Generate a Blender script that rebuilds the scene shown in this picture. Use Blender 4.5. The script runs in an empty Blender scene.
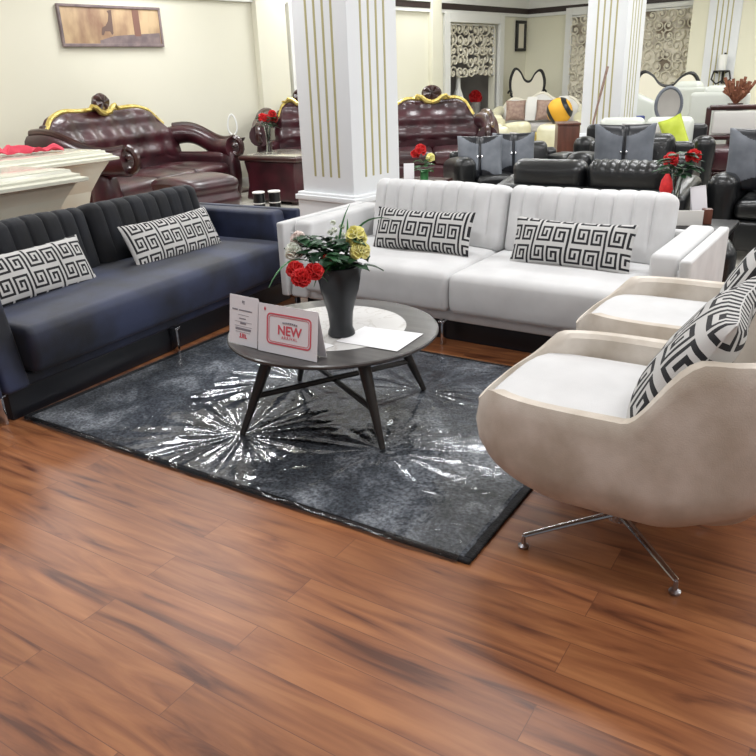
import bpy, bmesh, math, random
from mathutils import Vector, Matrix, noise, Euler
random.seed(7)
S = bpy.context.scene
C = S.collection
PI = math.pi
R = math.radians

# ---------------------------------------------------------------- materials
def new_mat(name):
    m = bpy.data.materials.new(name); m.use_nodes = True
    nt = m.node_tree
    return m, nt, nt.nodes['Principled BSDF']
def lin(c):
    return tuple(((x/255)/12.92 if x <= 10 else ((x/255+.055)/1.055)**2.4) for x in c) + (1,)
def mat(name, rgb, rough=.5, metal=0, coat=0, sheen=0, rgb2=None, nscale=4, stretch=(1,1,1), bump=0, bscale=60, trans=0, spec=.5, detail=3, ramp=(.35,.65)):
    m, nt, b = new_mat(name)
    b.inputs['Base Color'].default_value = lin(rgb)
    b.inputs['Roughness'].default_value = rough
    b.inputs['Metallic'].default_value = metal
    b.inputs['Coat Weight'].default_value = coat
    b.inputs['Coat Roughness'].default_value = .12
    b.inputs['Sheen Weight'].default_value = sheen
    b.inputs['Transmission Weight'].default_value = trans
    b.inputs['Specular IOR Level'].default_value = spec
    tc = nt.nodes.new('ShaderNodeTexCoord'); mp = nt.nodes.new('ShaderNodeMapping')
    nt.links.new(tc.outputs['Object'], mp.inputs[0]); mp.inputs['Scale'].default_value = stretch
    if rgb2:
        n = nt.nodes.new('ShaderNodeTexNoise'); n.inputs['Scale'].default_value = nscale; n.inputs['Detail'].default_value = detail
        nt.links.new(mp.outputs[0], n.inputs[0])
        r = nt.nodes.new('ShaderNodeValToRGB'); nt.links.new(n.outputs[0], r.inputs[0])
        r.color_ramp.elements[0].position = ramp[0]; r.color_ramp.elements[1].position = ramp[1]
        r.color_ramp.elements[0].color = lin(rgb); r.color_ramp.elements[1].color = lin(rgb2)
        nt.links.new(r.outputs[0], b.inputs['Base Color'])
    if bump:
        n2 = nt.nodes.new('ShaderNodeTexNoise'); n2.inputs['Scale'].default_value = bscale; n2.inputs['Detail'].default_value = 3
        nt.links.new(mp.outputs[0], n2.inputs[0])
        bp = nt.nodes.new('ShaderNodeBump'); bp.inputs['Strength'].default_value = bump; bp.inputs['Distance'].default_value = .01
        nt.links.new(n2.outputs[0], bp.inputs['Height']); nt.links.new(bp.outputs[0], b.inputs['Normal'])
    return m

M = {}
M['white_velvet'] = mat('white_velvet', (198,198,198), .8, sheen=.08, rgb2=(212,212,212), nscale=5, bump=.12, bscale=250)
M['chair_velvet'] = mat('chair_velvet', (180,169,154), .8, sheen=.1, rgb2=(212,204,193), nscale=6, bump=.12, bscale=250, detail=4)
M['seat_velvet'] = mat('seat_velvet', (197,197,197), .8, sheen=.05, rgb2=(207,207,207), nscale=5, bump=.1, bscale=250)
M['navy_velvet'] = mat('navy_velvet', (9,13,26), .6, sheen=.06, rgb2=(38,47,76), nscale=3.4, bump=.12, bscale=250, detail=4)
M['navy_dark'] = mat('navy_dark', (7,9,14), .8, sheen=.03, rgb2=(16,20,29), nscale=5, bump=.12, bscale=250)
M['pat_white'] = mat('woven_ivory', (193,192,190), .85, bump=.3, bscale=400)
M['pat_black'] = mat('woven_black', (28,28,32), .85, bump=.3, bscale=400)
M['chrome'] = mat('chrome', (205,205,208), .12, 1)
M['brushed'] = mat('brushed_steel', (170,170,175), .3, 1)
M['dark_wood'] = mat('dark_wood', (26,22,20), .4, rgb2=(42,37,33), nscale=6, stretch=(1,1,.15), coat=.2)
M['table_grey'] = mat('table_grey_veneer', (58,56,55), .42, rgb2=(78,75,74), nscale=8, stretch=(.3,4,1), coat=.3)
M['vase_black'] = mat('vase_black', (22,26,29), .4, rgb2=(34,38,42), nscale=5)
M['paper'] = mat('paper_white', (232,232,234), .6)
M['card'] = mat('card_white', (226,224,228), .5)
M['red_print'] = mat('red_print', (204,84,98), .6)
M['grey_print'] = mat('grey_print', (130,128,136), .6)
M['black_print'] = mat('black_print', (40,38,44), .6)
M['leaf'] = mat('leaf_green', (24,50,34), .5, rgb2=(40,84,48), nscale=14)
M['leaf2'] = mat('leaf_bright', (38,104,54), .45, rgb2=(70,138,80), nscale=10)
M['red_petal'] = mat('red_petal', (190,18,26), .6, rgb2=(214,40,40), nscale=30)
M['yellow_petal'] = mat('yellow_petal', (236,228,132), .6, rgb2=(243,239,180), nscale=30)
M['pink_petal'] = mat('pink_petal', (228,206,200), .6, rgb2=(242,234,226), nscale=30)
M['white_petal'] = mat('white_petal', (228,232,220), .55)
M['maroon'] = mat('maroon_leather', (40,10,17), .36, coat=.3, rgb2=(66,20,30), nscale=5, bump=.15, bscale=90)
M['maroon_wood'] = mat('maroon_wood', (40,17,15), .3, coat=.35, rgb2=(62,28,25), nscale=4, stretch=(1,1,4))
M['gold'] = mat('gold_leaf', (196,170,84), .35, .6, rgb2=(226,208,130), nscale=20)
M['black_leather'] = mat('black_leather', (10,11,13), .34, coat=.2, rgb2=(19,21,23), nscale=6, bump=.2, bscale=80)
M['grey_satin'] = mat('grey_satin', (88,93,101), .5, sheen=.15, rgb2=(110,115,123), nscale=7)
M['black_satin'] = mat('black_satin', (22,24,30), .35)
M['cream_leather'] = mat('cream_leather', (210,204,170), .35, coat=.3, rgb2=(226,222,194), nscale=4)
M['ivory_gloss'] = mat('ivory_lacquer', (214,214,196), .2, coat=.6, rgb2=(222,222,206), nscale=2)
M['white_leather'] = mat('white_leather', (205,208,200), .35, coat=.3)
M['white_fabric'] = mat('white_fabric', (215,213,208), .7)
M['beige_fabric'] = mat('brown_cushion', (142,116,104), .7, rgb2=(166,142,128), nscale=20)
M['grey_seat'] = mat('grey_seat', (176,172,170), .6)
M['pink_cloth'] = mat('red_cloth', (208,58,80), .7)
M['lime'] = mat('lime_cloth', (188,202,62), .75, rgb2=(200,212,84), nscale=12)
M['yellow'] = mat('mustard_cloth', (226,168,44), .65)
M['brown_wood'] = mat('brown_wood', (84,48,36), .4, coat=.2, rgb2=(104,62,48), nscale=3, stretch=(6,6,1))
M['pillar'] = mat('pillar_paint', (226,228,230), .45)
M['flute'] = mat('flute_gold_paint', (176,168,122), .5)
M['trim_white'] = mat('trim_white', (228,228,224), .5)
M['band'] = mat('band_brown', (52,40,38), .45)
M['wall'] = mat('wall_cream_paint', (223,220,201), .8, rgb2=(226,223,206), nscale=.6)
M['wall_far'] = mat('wall_far_paint', (230,227,205), .8, rgb2=(233,230,210), nscale=.6)
M['ceil'] = mat('ceiling_paint', (225,225,222), .9)
M['screen'] = mat('screen_ivory', (228,222,204), .55)
M['niche'] = mat('niche_grey', (150,146,140), .8, rgb2=(190,186,180), nscale=1.2)
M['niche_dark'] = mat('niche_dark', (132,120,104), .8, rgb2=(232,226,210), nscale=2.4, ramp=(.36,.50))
M['black_iron'] = mat('black_iron', (26,24,24), .4)
M['glass_top'] = mat('glass_table_top', (178,174,160), .08, coat=.5)
M['clear_glass'] = mat('clear_glass', (235,240,238), .03, trans=1)
M['dried'] = mat('dried_flower', (110,62,44), .8, rgb2=(142,92,66), nscale=30)
M['candle'] = mat('candle_wax', (236,236,232), .5)
M['blue_box'] = mat('blue_pack', (58,70,130), .5)
M['navy_plain'] = mat('navy_plain', (28,34,66), .6)
M['sconce_gold'] = M['gold']

# floor: laminate planks along X, cream tiles beyond the seating bay
def wood_floor():
    m, nt, b = new_mat('plank_floor')
    N = nt.nodes.new; Lk = nt.links.new
    tc = N('ShaderNodeTexCoord')
    br = N('ShaderNodeTexBrick'); br.offset = .37; br.squash = 1
    br.inputs['Scale'].default_value = 1; br.inputs['Brick Width'].default_value = 1.25; br.inputs['Row Height'].default_value = .125
    br.inputs['Mortar Size'].default_value = .0012; br.inputs['Mortar Smooth'].default_value = .3; br.inputs['Bias'].default_value = 0
    br.inputs['Color1'].default_value = (0,0,0,1); br.inputs['Color2'].default_value = (1,1,1,1); br.inputs['Mortar'].default_value = (.5,.5,.5,1)
    Lk(tc.outputs['Object'], br.inputs['Vector'])
    # per-plank offset of the grain
    sep = N('ShaderNodeSeparateColor'); Lk(br.outputs['Color'], sep.inputs[0])
    mul = N('ShaderNodeMath'); mul.operation = 'MULTIPLY'; mul.inputs[1].default_value = 37.; Lk(sep.outputs[0], mul.inputs[0])
    cmb = N('ShaderNodeCombineXYZ'); Lk(mul.outputs[0], cmb.inputs[0]); Lk(mul.outputs[0], cmb.inputs[2])
    add = N('ShaderNodeVectorMath'); add.operation = 'ADD'; Lk(tc.outputs['Object'], add.inputs[0]); Lk(cmb.outputs[0], add.inputs[1])
    def noise_(sx, sy, det, dist, sc=1):
        mp = N('ShaderNodeMapping'); mp.inputs['Scale'].default_value = (sx, sy, 1); Lk(add.outputs[0], mp.inputs[0])
        n = N('ShaderNodeTexNoise'); n.inputs['Scale'].default_value = sc; n.inputs['Detail'].default_value = det; n.inputs['Distortion'].default_value = dist
        Lk(mp.outputs[0], n.inputs[0]); return n
    n1 = noise_(1.5, 12, 5, 1.6)      # broad dark smudges
    n2 = noise_(3, 40, 4, .6)        # fine grain
    r1 = N('ShaderNodeValToRGB'); Lk(n1.outputs[0], r1.inputs[0])
    e = r1.color_ramp.elements; e[0].position = .30; e[0].color = lin((92,54,37)); e[1].position = .68; e[1].color = lin((166,112,72))
    k = r1.color_ramp.elements.new(.42); k.color = lin((134,84,54)); k = r1.color_ramp.elements.new(.54); k.color = lin((150,97,62))
    r2 = N('ShaderNodeValToRGB'); Lk(n2.outputs[0], r2.inputs[0])
    r2.color_ramp.elements[0].position = .3; r2.color_ramp.elements[0].color = (.72,.68,.66,1); r2.color_ramp.elements[1].position = .6; r2.color_ramp.elements[1].color = (1,1,1,1)
    mx = N('ShaderNodeMix'); mx.data_type = 'RGBA'; mx.blend_type = 'MULTIPLY'; mx.inputs[0].default_value = .55
    Lk(r1.outputs[0], mx.inputs[6]); Lk(r2.outputs[0], mx.inputs[7])
    # plank tone
    r3 = N('ShaderNodeValToRGB'); Lk(sep.outputs[0], r3.inputs[0])
    r3.color_ramp.elements[0].color = (.90,.89,.89,1); r3.color_ramp.elements[1].color = (1.07,1.05,1.03,1)
    mx2 = N('ShaderNodeMix'); mx2.data_type = 'RGBA'; mx2.blend_type = 'MULTIPLY'; mx2.inputs[0].default_value = 1
    Lk(mx.outputs[2], mx2.inputs[6]); Lk(r3.outputs[0], mx2.inputs[7])
    mx3 = N('ShaderNodeMix'); mx3.data_type = 'RGBA'; Lk(br.outputs['Fac'], mx3.inputs[0]); Lk(mx2.outputs[2], mx3.inputs[6]); mx3.inputs[7].default_value = lin((104,64,44))
    Lk(mx3.outputs[2], b.inputs['Base Color'])
    b.inputs['Roughness'].default_value = .36; b.inputs['Specular IOR Level'].default_value = .45
    bp = N('ShaderNodeBump'); bp.inputs['Strength'].default_value = .12; bp.inputs['Distance'].default_value = .004; Lk(n2.outputs[0], bp.inputs['Height']); Lk(bp.outputs[0], b.inputs['Normal'])
    return m
def tile_floor():
    m, nt, b = new_mat('tile_floor')
    N = nt.nodes.new; Lk = nt.links.new
    tc = N('ShaderNodeTexCoord'); br = N('ShaderNodeTexBrick'); br.offset = 0
    br.inputs['Scale'].default_value = 1; br.inputs['Brick Width'].default_value = .6; br.inputs['Row Height'].default_value = .6; br.inputs['Mortar Size'].default_value = .004
    br.inputs['Color1'].default_value = lin((205,200,188)); br.inputs['Color2'].default_value = lin((214,210,200)); br.inputs['Mortar'].default_value = lin((150,146,138))
    Lk(tc.outputs['Object'], br.inputs['Vector']); Lk(br.outputs['Color'], b.inputs['Base Color'])
    b.inputs['Roughness'].default_value = .15
    return m
M['planks'] = wood_floor(); M['tiles'] = tile_floor()

def rug_mat():
    m, nt, b = new_mat('rug_pile')
    N = nt.nodes.new; Lk = nt.links.new
    tc = N('ShaderNodeTexCoord')
    n = N('ShaderNodeTexNoise'); n.inputs['Scale'].default_value = 3.2; n.inputs['Detail'].default_value = 8; n.inputs['Roughness'].default_value = .68; n.inputs['Distortion'].default_value = .8
    Lk(tc.outputs['Object'], n.inputs[0])
    r = N('ShaderNodeValToRGB'); Lk(n.outputs[0], r.inputs[0])
    e = r.color_ramp.elements; e[0].position = .3; e[0].color = lin((44,48,54)); e[1].position = .70; e[1].color = lin((192,196,201))
    k = e.new(.5); k.color = lin((106,111,118))
    n2 = N('ShaderNodeTexNoise'); n2.inputs['Scale'].default_value = 90; n2.inputs['Detail'].default_value = 2; Lk(tc.outputs['Object'], n2.inputs[0])
    r2 = N('ShaderNodeValToRGB'); Lk(n2.outputs[0], r2.inputs[0]); r2.color_ramp.elements[0].position = .35; r2.color_ramp.elements[0].color = (.35,.35,.36,1); r2.color_ramp.elements[1].position = .68; r2.color_ramp.elements[1].color = (1.5,1.5,1.5,1)
    mx = N('ShaderNodeMix'); mx.data_type = 'RGBA'; mx.blend_type = 'MULTIPLY'; mx.inputs[0].default_value = .8; Lk(r.outputs[0], mx.inputs[6]); Lk(r2.outputs[0], mx.inputs[7])
    Lk(mx.outputs[2], b.inputs['Base Color']); b.inputs['Roughness'].default_value = .9
    bp = N('ShaderNodeBump'); bp.inputs['Strength'].default_value = .8; bp.inputs['Distance'].default_value = .01; Lk(n2.outputs[0], bp.inputs['Height']); Lk(bp.outputs[0], b.inputs['Normal'])
    return m
M['rug'] = rug_mat()
M['rug_edge'] = mat('rug_black_border', (10,10,12), .8, rgb2=(34,34,38), nscale=40, bump=.6, bscale=120)
M['rug_dark'] = mat('rug_dark_patterned', (44,46,50), .85, rgb2=(150,150,154), nscale=3, ramp=(.52,.6))
def plastic_mat():
    m = bpy.data.materials.new('clear_plastic_film'); m.use_nodes = True
    nt = m.node_tree; nt.nodes.clear(); N = nt.nodes.new; Lk = nt.links.new
    out = N('ShaderNodeOutputMaterial'); tr = N('ShaderNodeBsdfTransparent'); gl = N('ShaderNodeBsdfGlossy'); mx = N('ShaderNodeMixShader')
    tr.inputs[0].default_value = (.93,.94,.95,1); gl.inputs['Roughness'].default_value = .07; gl.inputs[0].default_value = (.95,.97,1,1)
    fr = N('ShaderNodeFresnel'); fr.inputs[0].default_value = 1.5
    ma = N('ShaderNodeMath'); ma.operation = 'MULTIPLY_ADD'; ma.inputs[1].default_value = 1.25; ma.inputs[2].default_value = .03; Lk(fr.outputs[0], ma.inputs[0])
    tc = N('ShaderNodeTexCoord'); n = N('ShaderNodeTexNoise'); n.inputs['Scale'].default_value = 9; n.inputs['Detail'].default_value = 5; n.inputs['Distortion'].default_value = 1.5; Lk(tc.outputs['Object'], n.inputs[0])
    bp = N('ShaderNodeBump'); bp.inputs['Strength'].default_value = .26; bp.inputs['Distance'].default_value = .012; Lk(n.outputs[0], bp.inputs['Height'])
    Lk(bp.outputs[0], gl.inputs['Normal']); Lk(bp.outputs[0], fr.inputs['Normal'])
    Lk(ma.outputs[0], mx.inputs[0]); Lk(tr.outputs[0], mx.inputs[1]); Lk(gl.outputs[0], mx.inputs[2]); Lk(mx.outputs[0], out.inputs[0])
    return m
M['film'] = plastic_mat()
def marble_mat():
    m, nt, b = new_mat('white_marble')
    N = nt.nodes.new; Lk = nt.links.new
    tc = N('ShaderNodeTexCoord'); n = N('ShaderNodeTexNoise'); n.inputs['Scale'].default_value = 3.5; n.inputs['Detail'].default_value = 6; n.inputs['Distortion'].default_value = 2.5; Lk(tc.outputs['Object'], n.inputs[0])
    r = N('ShaderNodeValToRGB'); Lk(n.outputs[0], r.inputs[0]); e = r.color_ramp.elements
    e[0].position = .47; e[0].color = lin((206,205,203)); e[1].position = .53; e[1].color = lin((206,205,203)); k = e.new(.5); k.color = lin((188,184,180))
    Lk(r.outputs[0], b.inputs['Base Color']); b.inputs['Roughness'].default_value = .25
    return m
M['marble'] = marble_mat()
def picture_mat():
    m, nt, b = new_mat('painting_print')
    N = nt.nodes.new; Lk = nt.links.new
    tc = N('ShaderNodeTexCoord'); n = N('ShaderNodeTexNoise'); n.inputs['Scale'].default_value = 2.6; n.inputs['Detail'].default_value = 4
    mp = N('ShaderNodeMapping'); mp.inputs['Scale'].default_value = (1.5,1,.7); Lk(tc.outputs['Object'], mp.inputs[0]); Lk(mp.outputs[0], n.inputs[0])
    r = N('ShaderNodeValToRGB'); Lk(n.outputs[0], r.inputs[0]); e = r.color_ramp.elements
    e[0].position = .3; e[0].color = lin((130,92,76)); e[1].position = .62; e[1].color = lin((206,178,140))
    Lk(r.outputs[0], b.inputs['Base Color']); b.inputs['Roughness'].default_value = .5
    return m
M['painting'] = picture_mat()
M['paint_dark'] = mat('painted_deer', (112,90,82), .5)
M['paint_trunk'] = mat('painted_trunk', (132,96,84), .5)
M['paint_grey'] = mat('painted_ground', (140,124,122), .5, rgb2=(112,98,100), nscale=8)

# ---------------------------------------------------------------- mesh helpers
def obj(name, bm, m, parent=None, loc=None, rot=None, smooth=True):
    me = bpy.data.meshes.new(name)
    bmesh.ops.recalc_face_normals(bm, faces=bm.faces)
    bm.to_mesh(me); bm.free()
    for x in (m if isinstance(m, (list, tuple)) else [m]): me.materials.append(M[x] if isinstance(x, str) else x)
    if smooth:
        for p in me.polygons: p.use_smooth = True
        try: me.set_sharp_from_angle(angle=R(38))
        except Exception: pass
    o = bpy.data.objects.new(name, me); C.objects.link(o)
    if parent: o.parent = parent
    if loc: o.location = loc
    if rot: o.rotation_euler = rot
    return o
def tag(o, label, cat, group=None, kind=None):
    o['label'] = label; o['category'] = cat
    if group: o['group'] = group
    if kind: o['kind'] = kind
    return o
def thing(name, label, cat, loc=(0,0,0), rz=0, group=None):
    o = bpy.data.objects.new(name, None); C.objects.link(o); o.location = loc; o.rotation_euler = (0,0,R(rz)); o.empty_display_size = .1
    return tag(o, label, cat, group)
def struct(name, bm, m, **k):
    o = obj(name, bm, m, **k); o['kind'] = 'structure'; return o
def B(): return bmesh.new()
def T(x=0,y=0,z=0,rx=0,ry=0,rz=0): return Matrix.Translation((x,y,z)) @ Euler((R(rx),R(ry),R(rz))).to_matrix().to_4x4()

def axis_pts(h, r, n, seg=2):
    r = min(r, h*.999)
    out = []
    for i in range(seg+1):
        a = math.tan(PI/4*(1-i/seg)); out.append(-h+r*(1-a))
    inner = [(-h+r)+(2*(h-r))*k/n for k in range(1, n)]
    return out+inner+[-v for v in reversed(out)]
def sbox(bm, half, r, n=(1,1,1), Mx=None, fn=None, mi=0, seg=2):
    """rounded box with subdivided faces; fn(x,y,z)->(x,y,z) shapes it further"""
    hx, hy, hz = half; r = min(r, hx*.999, hy*.999, hz*.999)
    A = [axis_pts(h, r, k, seg) for h, k in zip(half, n)]
    cache = {}
    def V(p):
        key = tuple(round(c, 6) for c in p)
        if key in cache: return cache[key]
        q = Vector([max(-(h-r), min(h-r, c)) for c, h in zip(p, half)]); d = Vector(p)-q
        s = q + (d.normalized()*r if d.length > 1e-9 else d)
        if fn: s = Vector(fn(*s))
        if Mx is not None: s = Mx @ s
        cache[key] = bm.verts.new(s); return cache[key]
    for ax in range(3):
        u, v = (ax+1) % 3, (ax+2) % 3
        for sg in (-1, 1):
            for i in range(len(A[u])-1):
                for j in range(len(A[v])-1):
                    ps = []
                    for a, b_ in ((i,j),(i+1,j),(i+1,j+1),(i,j+1)):
                        p = [0,0,0]; p[ax] = sg*half[ax]; p[u] = A[u][a]; p[v] = A[v][b_]; ps.append(V(p))
                    if len(set(ps)) == 4:
                        try: f = bm.faces.new(ps); f.material_index = mi
                        except ValueError: pass
    return bm
def box(bm, x0,x1,y0,y1,z0,z1, r=.004, mi=0, Mx=None, n=(1,1,1)):
    c = T((x0+x1)/2,(y0+y1)/2,(z0+z1)/2)
    return sbox(bm, (abs(x1-x0)/2, abs(y1-y0)/2, abs(z1-z0)/2), r, n, (Mx @ c) if Mx is not None else c, mi=mi)
def lathe(bm, prof, seg=24, Mx=None, mi=0, fn=None, cap=True):
    rings = []
    for (r, z) in prof:
        ring = []
        for k in range(seg):
            a = 2*PI*k/seg; p = Vector((r*math.cos(a), r*math.sin(a), z))
            if fn: p = Vector(fn(p.x, p.y, p.z, a))
            ring.append(bm.verts.new(Mx @ p if Mx is not None else p))
        rings.append(ring)
    for a, b_ in zip(rings, rings[1:]):
        for k in range(seg):
            f = bm.faces.new((a[k], a[(k+1)%seg], b_[(k+1)%seg], b_[k])); f.material_index = mi
    if cap:
        for rg in (rings[0], rings[-1]):
            try: f = bm.faces.new(rg); f.material_index = mi
            except ValueError: pass
    return bm
def tube(bm, pts, r, seg=8, mi=0, flat=1.0, Mx=None):
    pts = [Vector(p) for p in pts]; n = len(pts); rad = r if isinstance(r, (list, tuple)) else [r]*n
    rings = []; up = Vector((0,0,1)); prev = None
    for i, p in enumerate(pts):
        t = (pts[min(i+1,n-1)]-pts[max(i-1,0)]).normalized()
        if prev is None:
            ref = up if abs(t.z) < .9 else Vector((1,0,0)); u = t.cross(ref).normalized()
        else:
            u = (prev - t*prev.dot(t)).normalized()
        prev = u; w = t.cross(u)
        ring = []
        for k in range(seg):
            a = 2*PI*k/seg; q = p + u*math.cos(a)*rad[i] + w*math.sin(a)*rad[i]*flat
            ring.append(bm.verts.new(Mx @ q if Mx is not None else q))
        rings.append(ring)
    for a, b_ in zip(rings, rings[1:]):
        for k in range(seg):
            f = bm.faces.new((a[k], a[(k+1)%seg], b_[(k+1)%seg], b_[k])); f.material_index = mi
    for rg in (rings[0], rings[-1]):
        f = bm.faces.new(rg); f.material_index = mi
    return bm
def slab(bm, nu, nv, F, Bk, mi=0, mif=None, Mx=None):
    """closed body between a front grid F(u,v) and a back grid Bk(u,v), u,v in 0..1"""
    g = []
    for fun in (F, Bk):
        g.append([[bm.verts.new((Mx @ Vector(fun(i/nu, j/nv))) if Mx is not None else Vector(fun(i/nu, j/nv))) for j in range(nv+1)] for i in range(nu+1)])
    for s, gg in enumerate(g):
        for i in range(nu):
            for j in range(nv):
                f = bm.faces.new((gg[i][j], gg[i+1][j], gg[i+1][j+1], gg[i][j+1])); f.material_index = mif(i, j, s) if mif else mi
    a, b_ = g
    edge = [(i,0) for i in range(nu)]+[(nu,j) for j in range(nv)]+[(i,nv) for i in range(nu,0,-1)]+[(0,j) for j in range(nv,0,-1)]
    for k in range(len(edge)):
        i, j = edge[k]; i2, j2 = edge[(k+1) % len(edge)]
        f = bm.faces.new((a[i][j], a[i2][j2], b_[i2][j2], b_[i][j])); f.material_index = mi
    return bm
def prism(bm, poly, z0, z1, Mx=None, mi=0):
    lo = [bm.verts.new((Mx @ Vector((x,y,z0))) if Mx is not None else (x,y,z0)) for x, y in poly]
    hi = [bm.verts.new((Mx @ Vector((x,y,z1))) if Mx is not None else (x,y,z1)) for x, y in poly]
    for f in (lo, hi): bm.faces.new(f).material_index = mi
    for k in range(len(poly)):
        bm.faces.new((lo[k], lo[(k+1)%len(poly)], hi[(k+1)%len(poly)], hi[k])).material_index = mi
    return bm
def copy_tree(o, parent=None):
    c = o.copy(); C.objects.link(c)
    if parent: c.parent = parent
    for ch in list(o.children): copy_tree(ch, c)
    return c

# ================================================================ SETTING
ROOM = R(-8.6)        # the walls and pillars stand slightly turned against the seating bay
fb = B(); box(fb, -12, 6, -3.5, 4.62, -.05, 0, .001); struct('floor', fb, 'planks', smooth=False)
fb = B(); box(fb, -12, 6, 4.62, 19, -.05, 0, .001); struct('floor', fb, 'tiles', smooth=False)
fb = B(); box(fb, -12, 6, -3.5, 19, 3.3, 3.36, .001); struct('ceiling', fb, 'ceil', smooth=False)

def room_obj(name, bm, m, **k):
    o = struct(name, bm, m, rot=(0,0,ROOM), smooth=False, **k); return o
# left wall: plane n=-8.9, opening at t 12.31..13.99 from 0.1 up to 2.30, and another at t 8.35..9.6
w = B()
for (t0,t1,z0,z1) in ((-1,8.36,0,3.3),(8.36,9.7,2.42,3.3),(8.36,9.7,0,.5),(9.7,12.31,0,3.3),(12.31,13.99,2.30,3.3),(12.31,13.99,0,.55),(13.99,15.3,0,3.3)):
    box(w, -9.1, -8.9, t0, t1, z0, z1, .001)
room_obj('wall_left', w, 'wall')
w = B(); box(w, -9.1, -5.3, 15.1, 15.3, 0, 3.3, .001); box(w, -5.3, 2, 14.6, 14.8, 0, 3.3, .001); box(w, -5.32, -5.3, 14.6, 15.3, 0, 3.3, .001)
room_obj('wall_far', w, 'wall_far')
# wall jog: shallow pilasters on the left wall
for i, (t0, t1) in enumerate(((7.65,8.2),(11.7,11.98))):
    w = B(); box(w, -8.9, -8.80, t0, t1, 0, 3.3, .004); room_obj('trim_%d' % (i+1), w, 'wall')
# dark band with white mouldings
w = B(); box(w, -8.9, -8.84, -1, 15.1, 2.50, 2.60, .004, mi=0); room_obj('trim_3', w, 'band')
w = B(); box(w, -8.9, -5.3, 15.04, 15.1, 2.50, 2.60, .004); room_obj('trim_4', w, 'band')
w = B(); box(w, -8.9, -8.85, -1, 15.1, 2.44, 2.50, .004); box(w, -8.9, -8.82, -1, 15.1, 2.60, 2.78, .004); box(w, -8.9, -5.3, 15.05, 15.1, 2.44, 2.50, .004); box(w, -8.9, -5.3, 15.02, 15.1, 2.60, 2.78, .004)
room_obj('trim_5', w, 'trim_white')
w = B(); box(w, -8.9, -8.88, -1, 15.1, 0, .12, .003); room_obj('baseboard_left', w, 'trim_white')
w = B(); box(w, -8.9, -5.3, 15.08, 15.1, 0, .12, .003); room_obj('baseboard_far', w, 'trim_white')
# niche behind the opening (grey room with pale floor)
w = B(); box(w, -10.3, -10.25, 11.9, 14.4, .3, 2.7, .001); box(w, -10.3, -9.1, 11.85, 11.9, .3, 2.7, .001); box(w, -10.3, -9.1, 14.4, 14.45, .3, 2.7, .001); box(w, -10.3, -9.1, 11.85, 14.45, .5, .55, .001)
room_obj('wall_niche', w, 'niche')

def frame(bm, a0, a1, z0, z1, wd, d0, d1, axis, bottom=True):
    rects = [(a0-wd,a0,z0,z1+wd),(a1,a1+wd,z0,z1+wd),(a0,a1,z1,z1+wd)]
    if bottom: rects.append((a0-wd,a1+wd,z0-wd,z0))
    for (p,q,r_,s) in rects:
        if axis == 't': box(bm, d0, d1, p, q, r_, s, .006)
        else: box(bm, p, q, d0, d1, r_, s, .006)
w = B(); frame(w, 12.31, 13.99, .62, 2.30, .16, -8.95, -8.84, 't'); room_obj('window_1', w, 'trim_white')
w = B(); frame(w, 8.36, 9.70, .55, 2.38, .09, -8.95, -8.80, 't'); room_obj('window_2', w, 'trim_white')
w = B(); box(w, -9.3, -9.27, 8.3, 9.8, .4, 2.6, .001); room_obj('wall_recess', w, 'niche')

# carved scroll screens
def scroll_screen(name, label, wd, ht, loc, rz, seed, wavy=True, dens=1.0):
    rnd = random.Random(seed)
    t = thing(name, label, 'screen', loc, rz, 'ivory scrollwork screens')
    bm = B()
    nx = max(2, int(wd/.175*dens)); nz = int(ht/.175*dens)
    for i in range(nx):
        for j in range(nz):
            cx = -wd/2+(i+.5)*wd/nx; cz = (j+.5)*ht/nz
            s = 1 if (i+j) % 2 else -1; a0 = rnd.uniform(0, 6.28); R0 = .115*rnd.uniform(.8,1.15); cx += rnd.uniform(-.03,.03); cz += rnd.uniform(-.03,.03)
            pts = []; rr = []
            for k in range(13):
                f = k/12; a = a0+s*f*7.5; rad = R0*(1-f*.8)
                pts.append((max(-wd/2+.01, min(wd/2-.01, cx+rad*math.cos(a))), rnd.uniform(-.002,.002), max(.0, min(ht-.01, cz+rad*math.sin(a))))); rr.append(.031*(1-f*.3))
            tube(bm, pts, rr, 5, flat=.5)
            lathe(bm, [(.0,0-.012),(.030,-.008),(.030,.008),(0,.012)], 8, T(cx, 0, cz, 90), cap=False)
    obj('scrollwork', bm, 'screen', t)
    bm = B()
    for (x0,x1,z0,z1) in ((-wd/2,-wd/2+.03,0,ht),(wd/2-.03,wd/2,0,ht),(-wd/2+.03,wd/2-.03,ht-.03,ht)): box(bm, x0,x1,-.02,.02,z0,z1,.004)
    obj('frame', bm, 'trim_white', t)
    return t
def rp(n, t, z=0):   # room frame -> world
    c, s = math.cos(ROOM), math.sin(ROOM)
    return (n*c - t*s, n*s + t*c, z)
scroll_screen('carved_screen', 'ivory carved scroll screen in white framed wall opening left of the tall picture', 1.66, .93, rp(-8.98, 13.15, 1.36), 81.4, 3)
scroll_screen('carved_screen', 'narrow ivory carved scroll screen on far wall, directly left of the middle pillar', .95, 2.30, rp(-7.38, 15.03, .10), -8.6, 5)
scroll_screen('carved_screen', 'wide ivory carved scroll screen on far wall between the two right pillars', 1.30, 2.30, rp(-5.86, 15.03, .10), -8.6, 9)
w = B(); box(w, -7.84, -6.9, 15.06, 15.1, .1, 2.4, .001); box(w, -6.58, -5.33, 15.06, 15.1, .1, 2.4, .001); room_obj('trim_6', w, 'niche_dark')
w = B(); frame(w, -7.84, -6.92, .1, 2.41, .14, 15.03, 15.09, 'n', False); frame(w, -6.57, -5.38, .1, 2.41, .08, 15.03, 15.09, 'n', False); room_obj('trim_7', w, 'trim_white')

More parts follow.
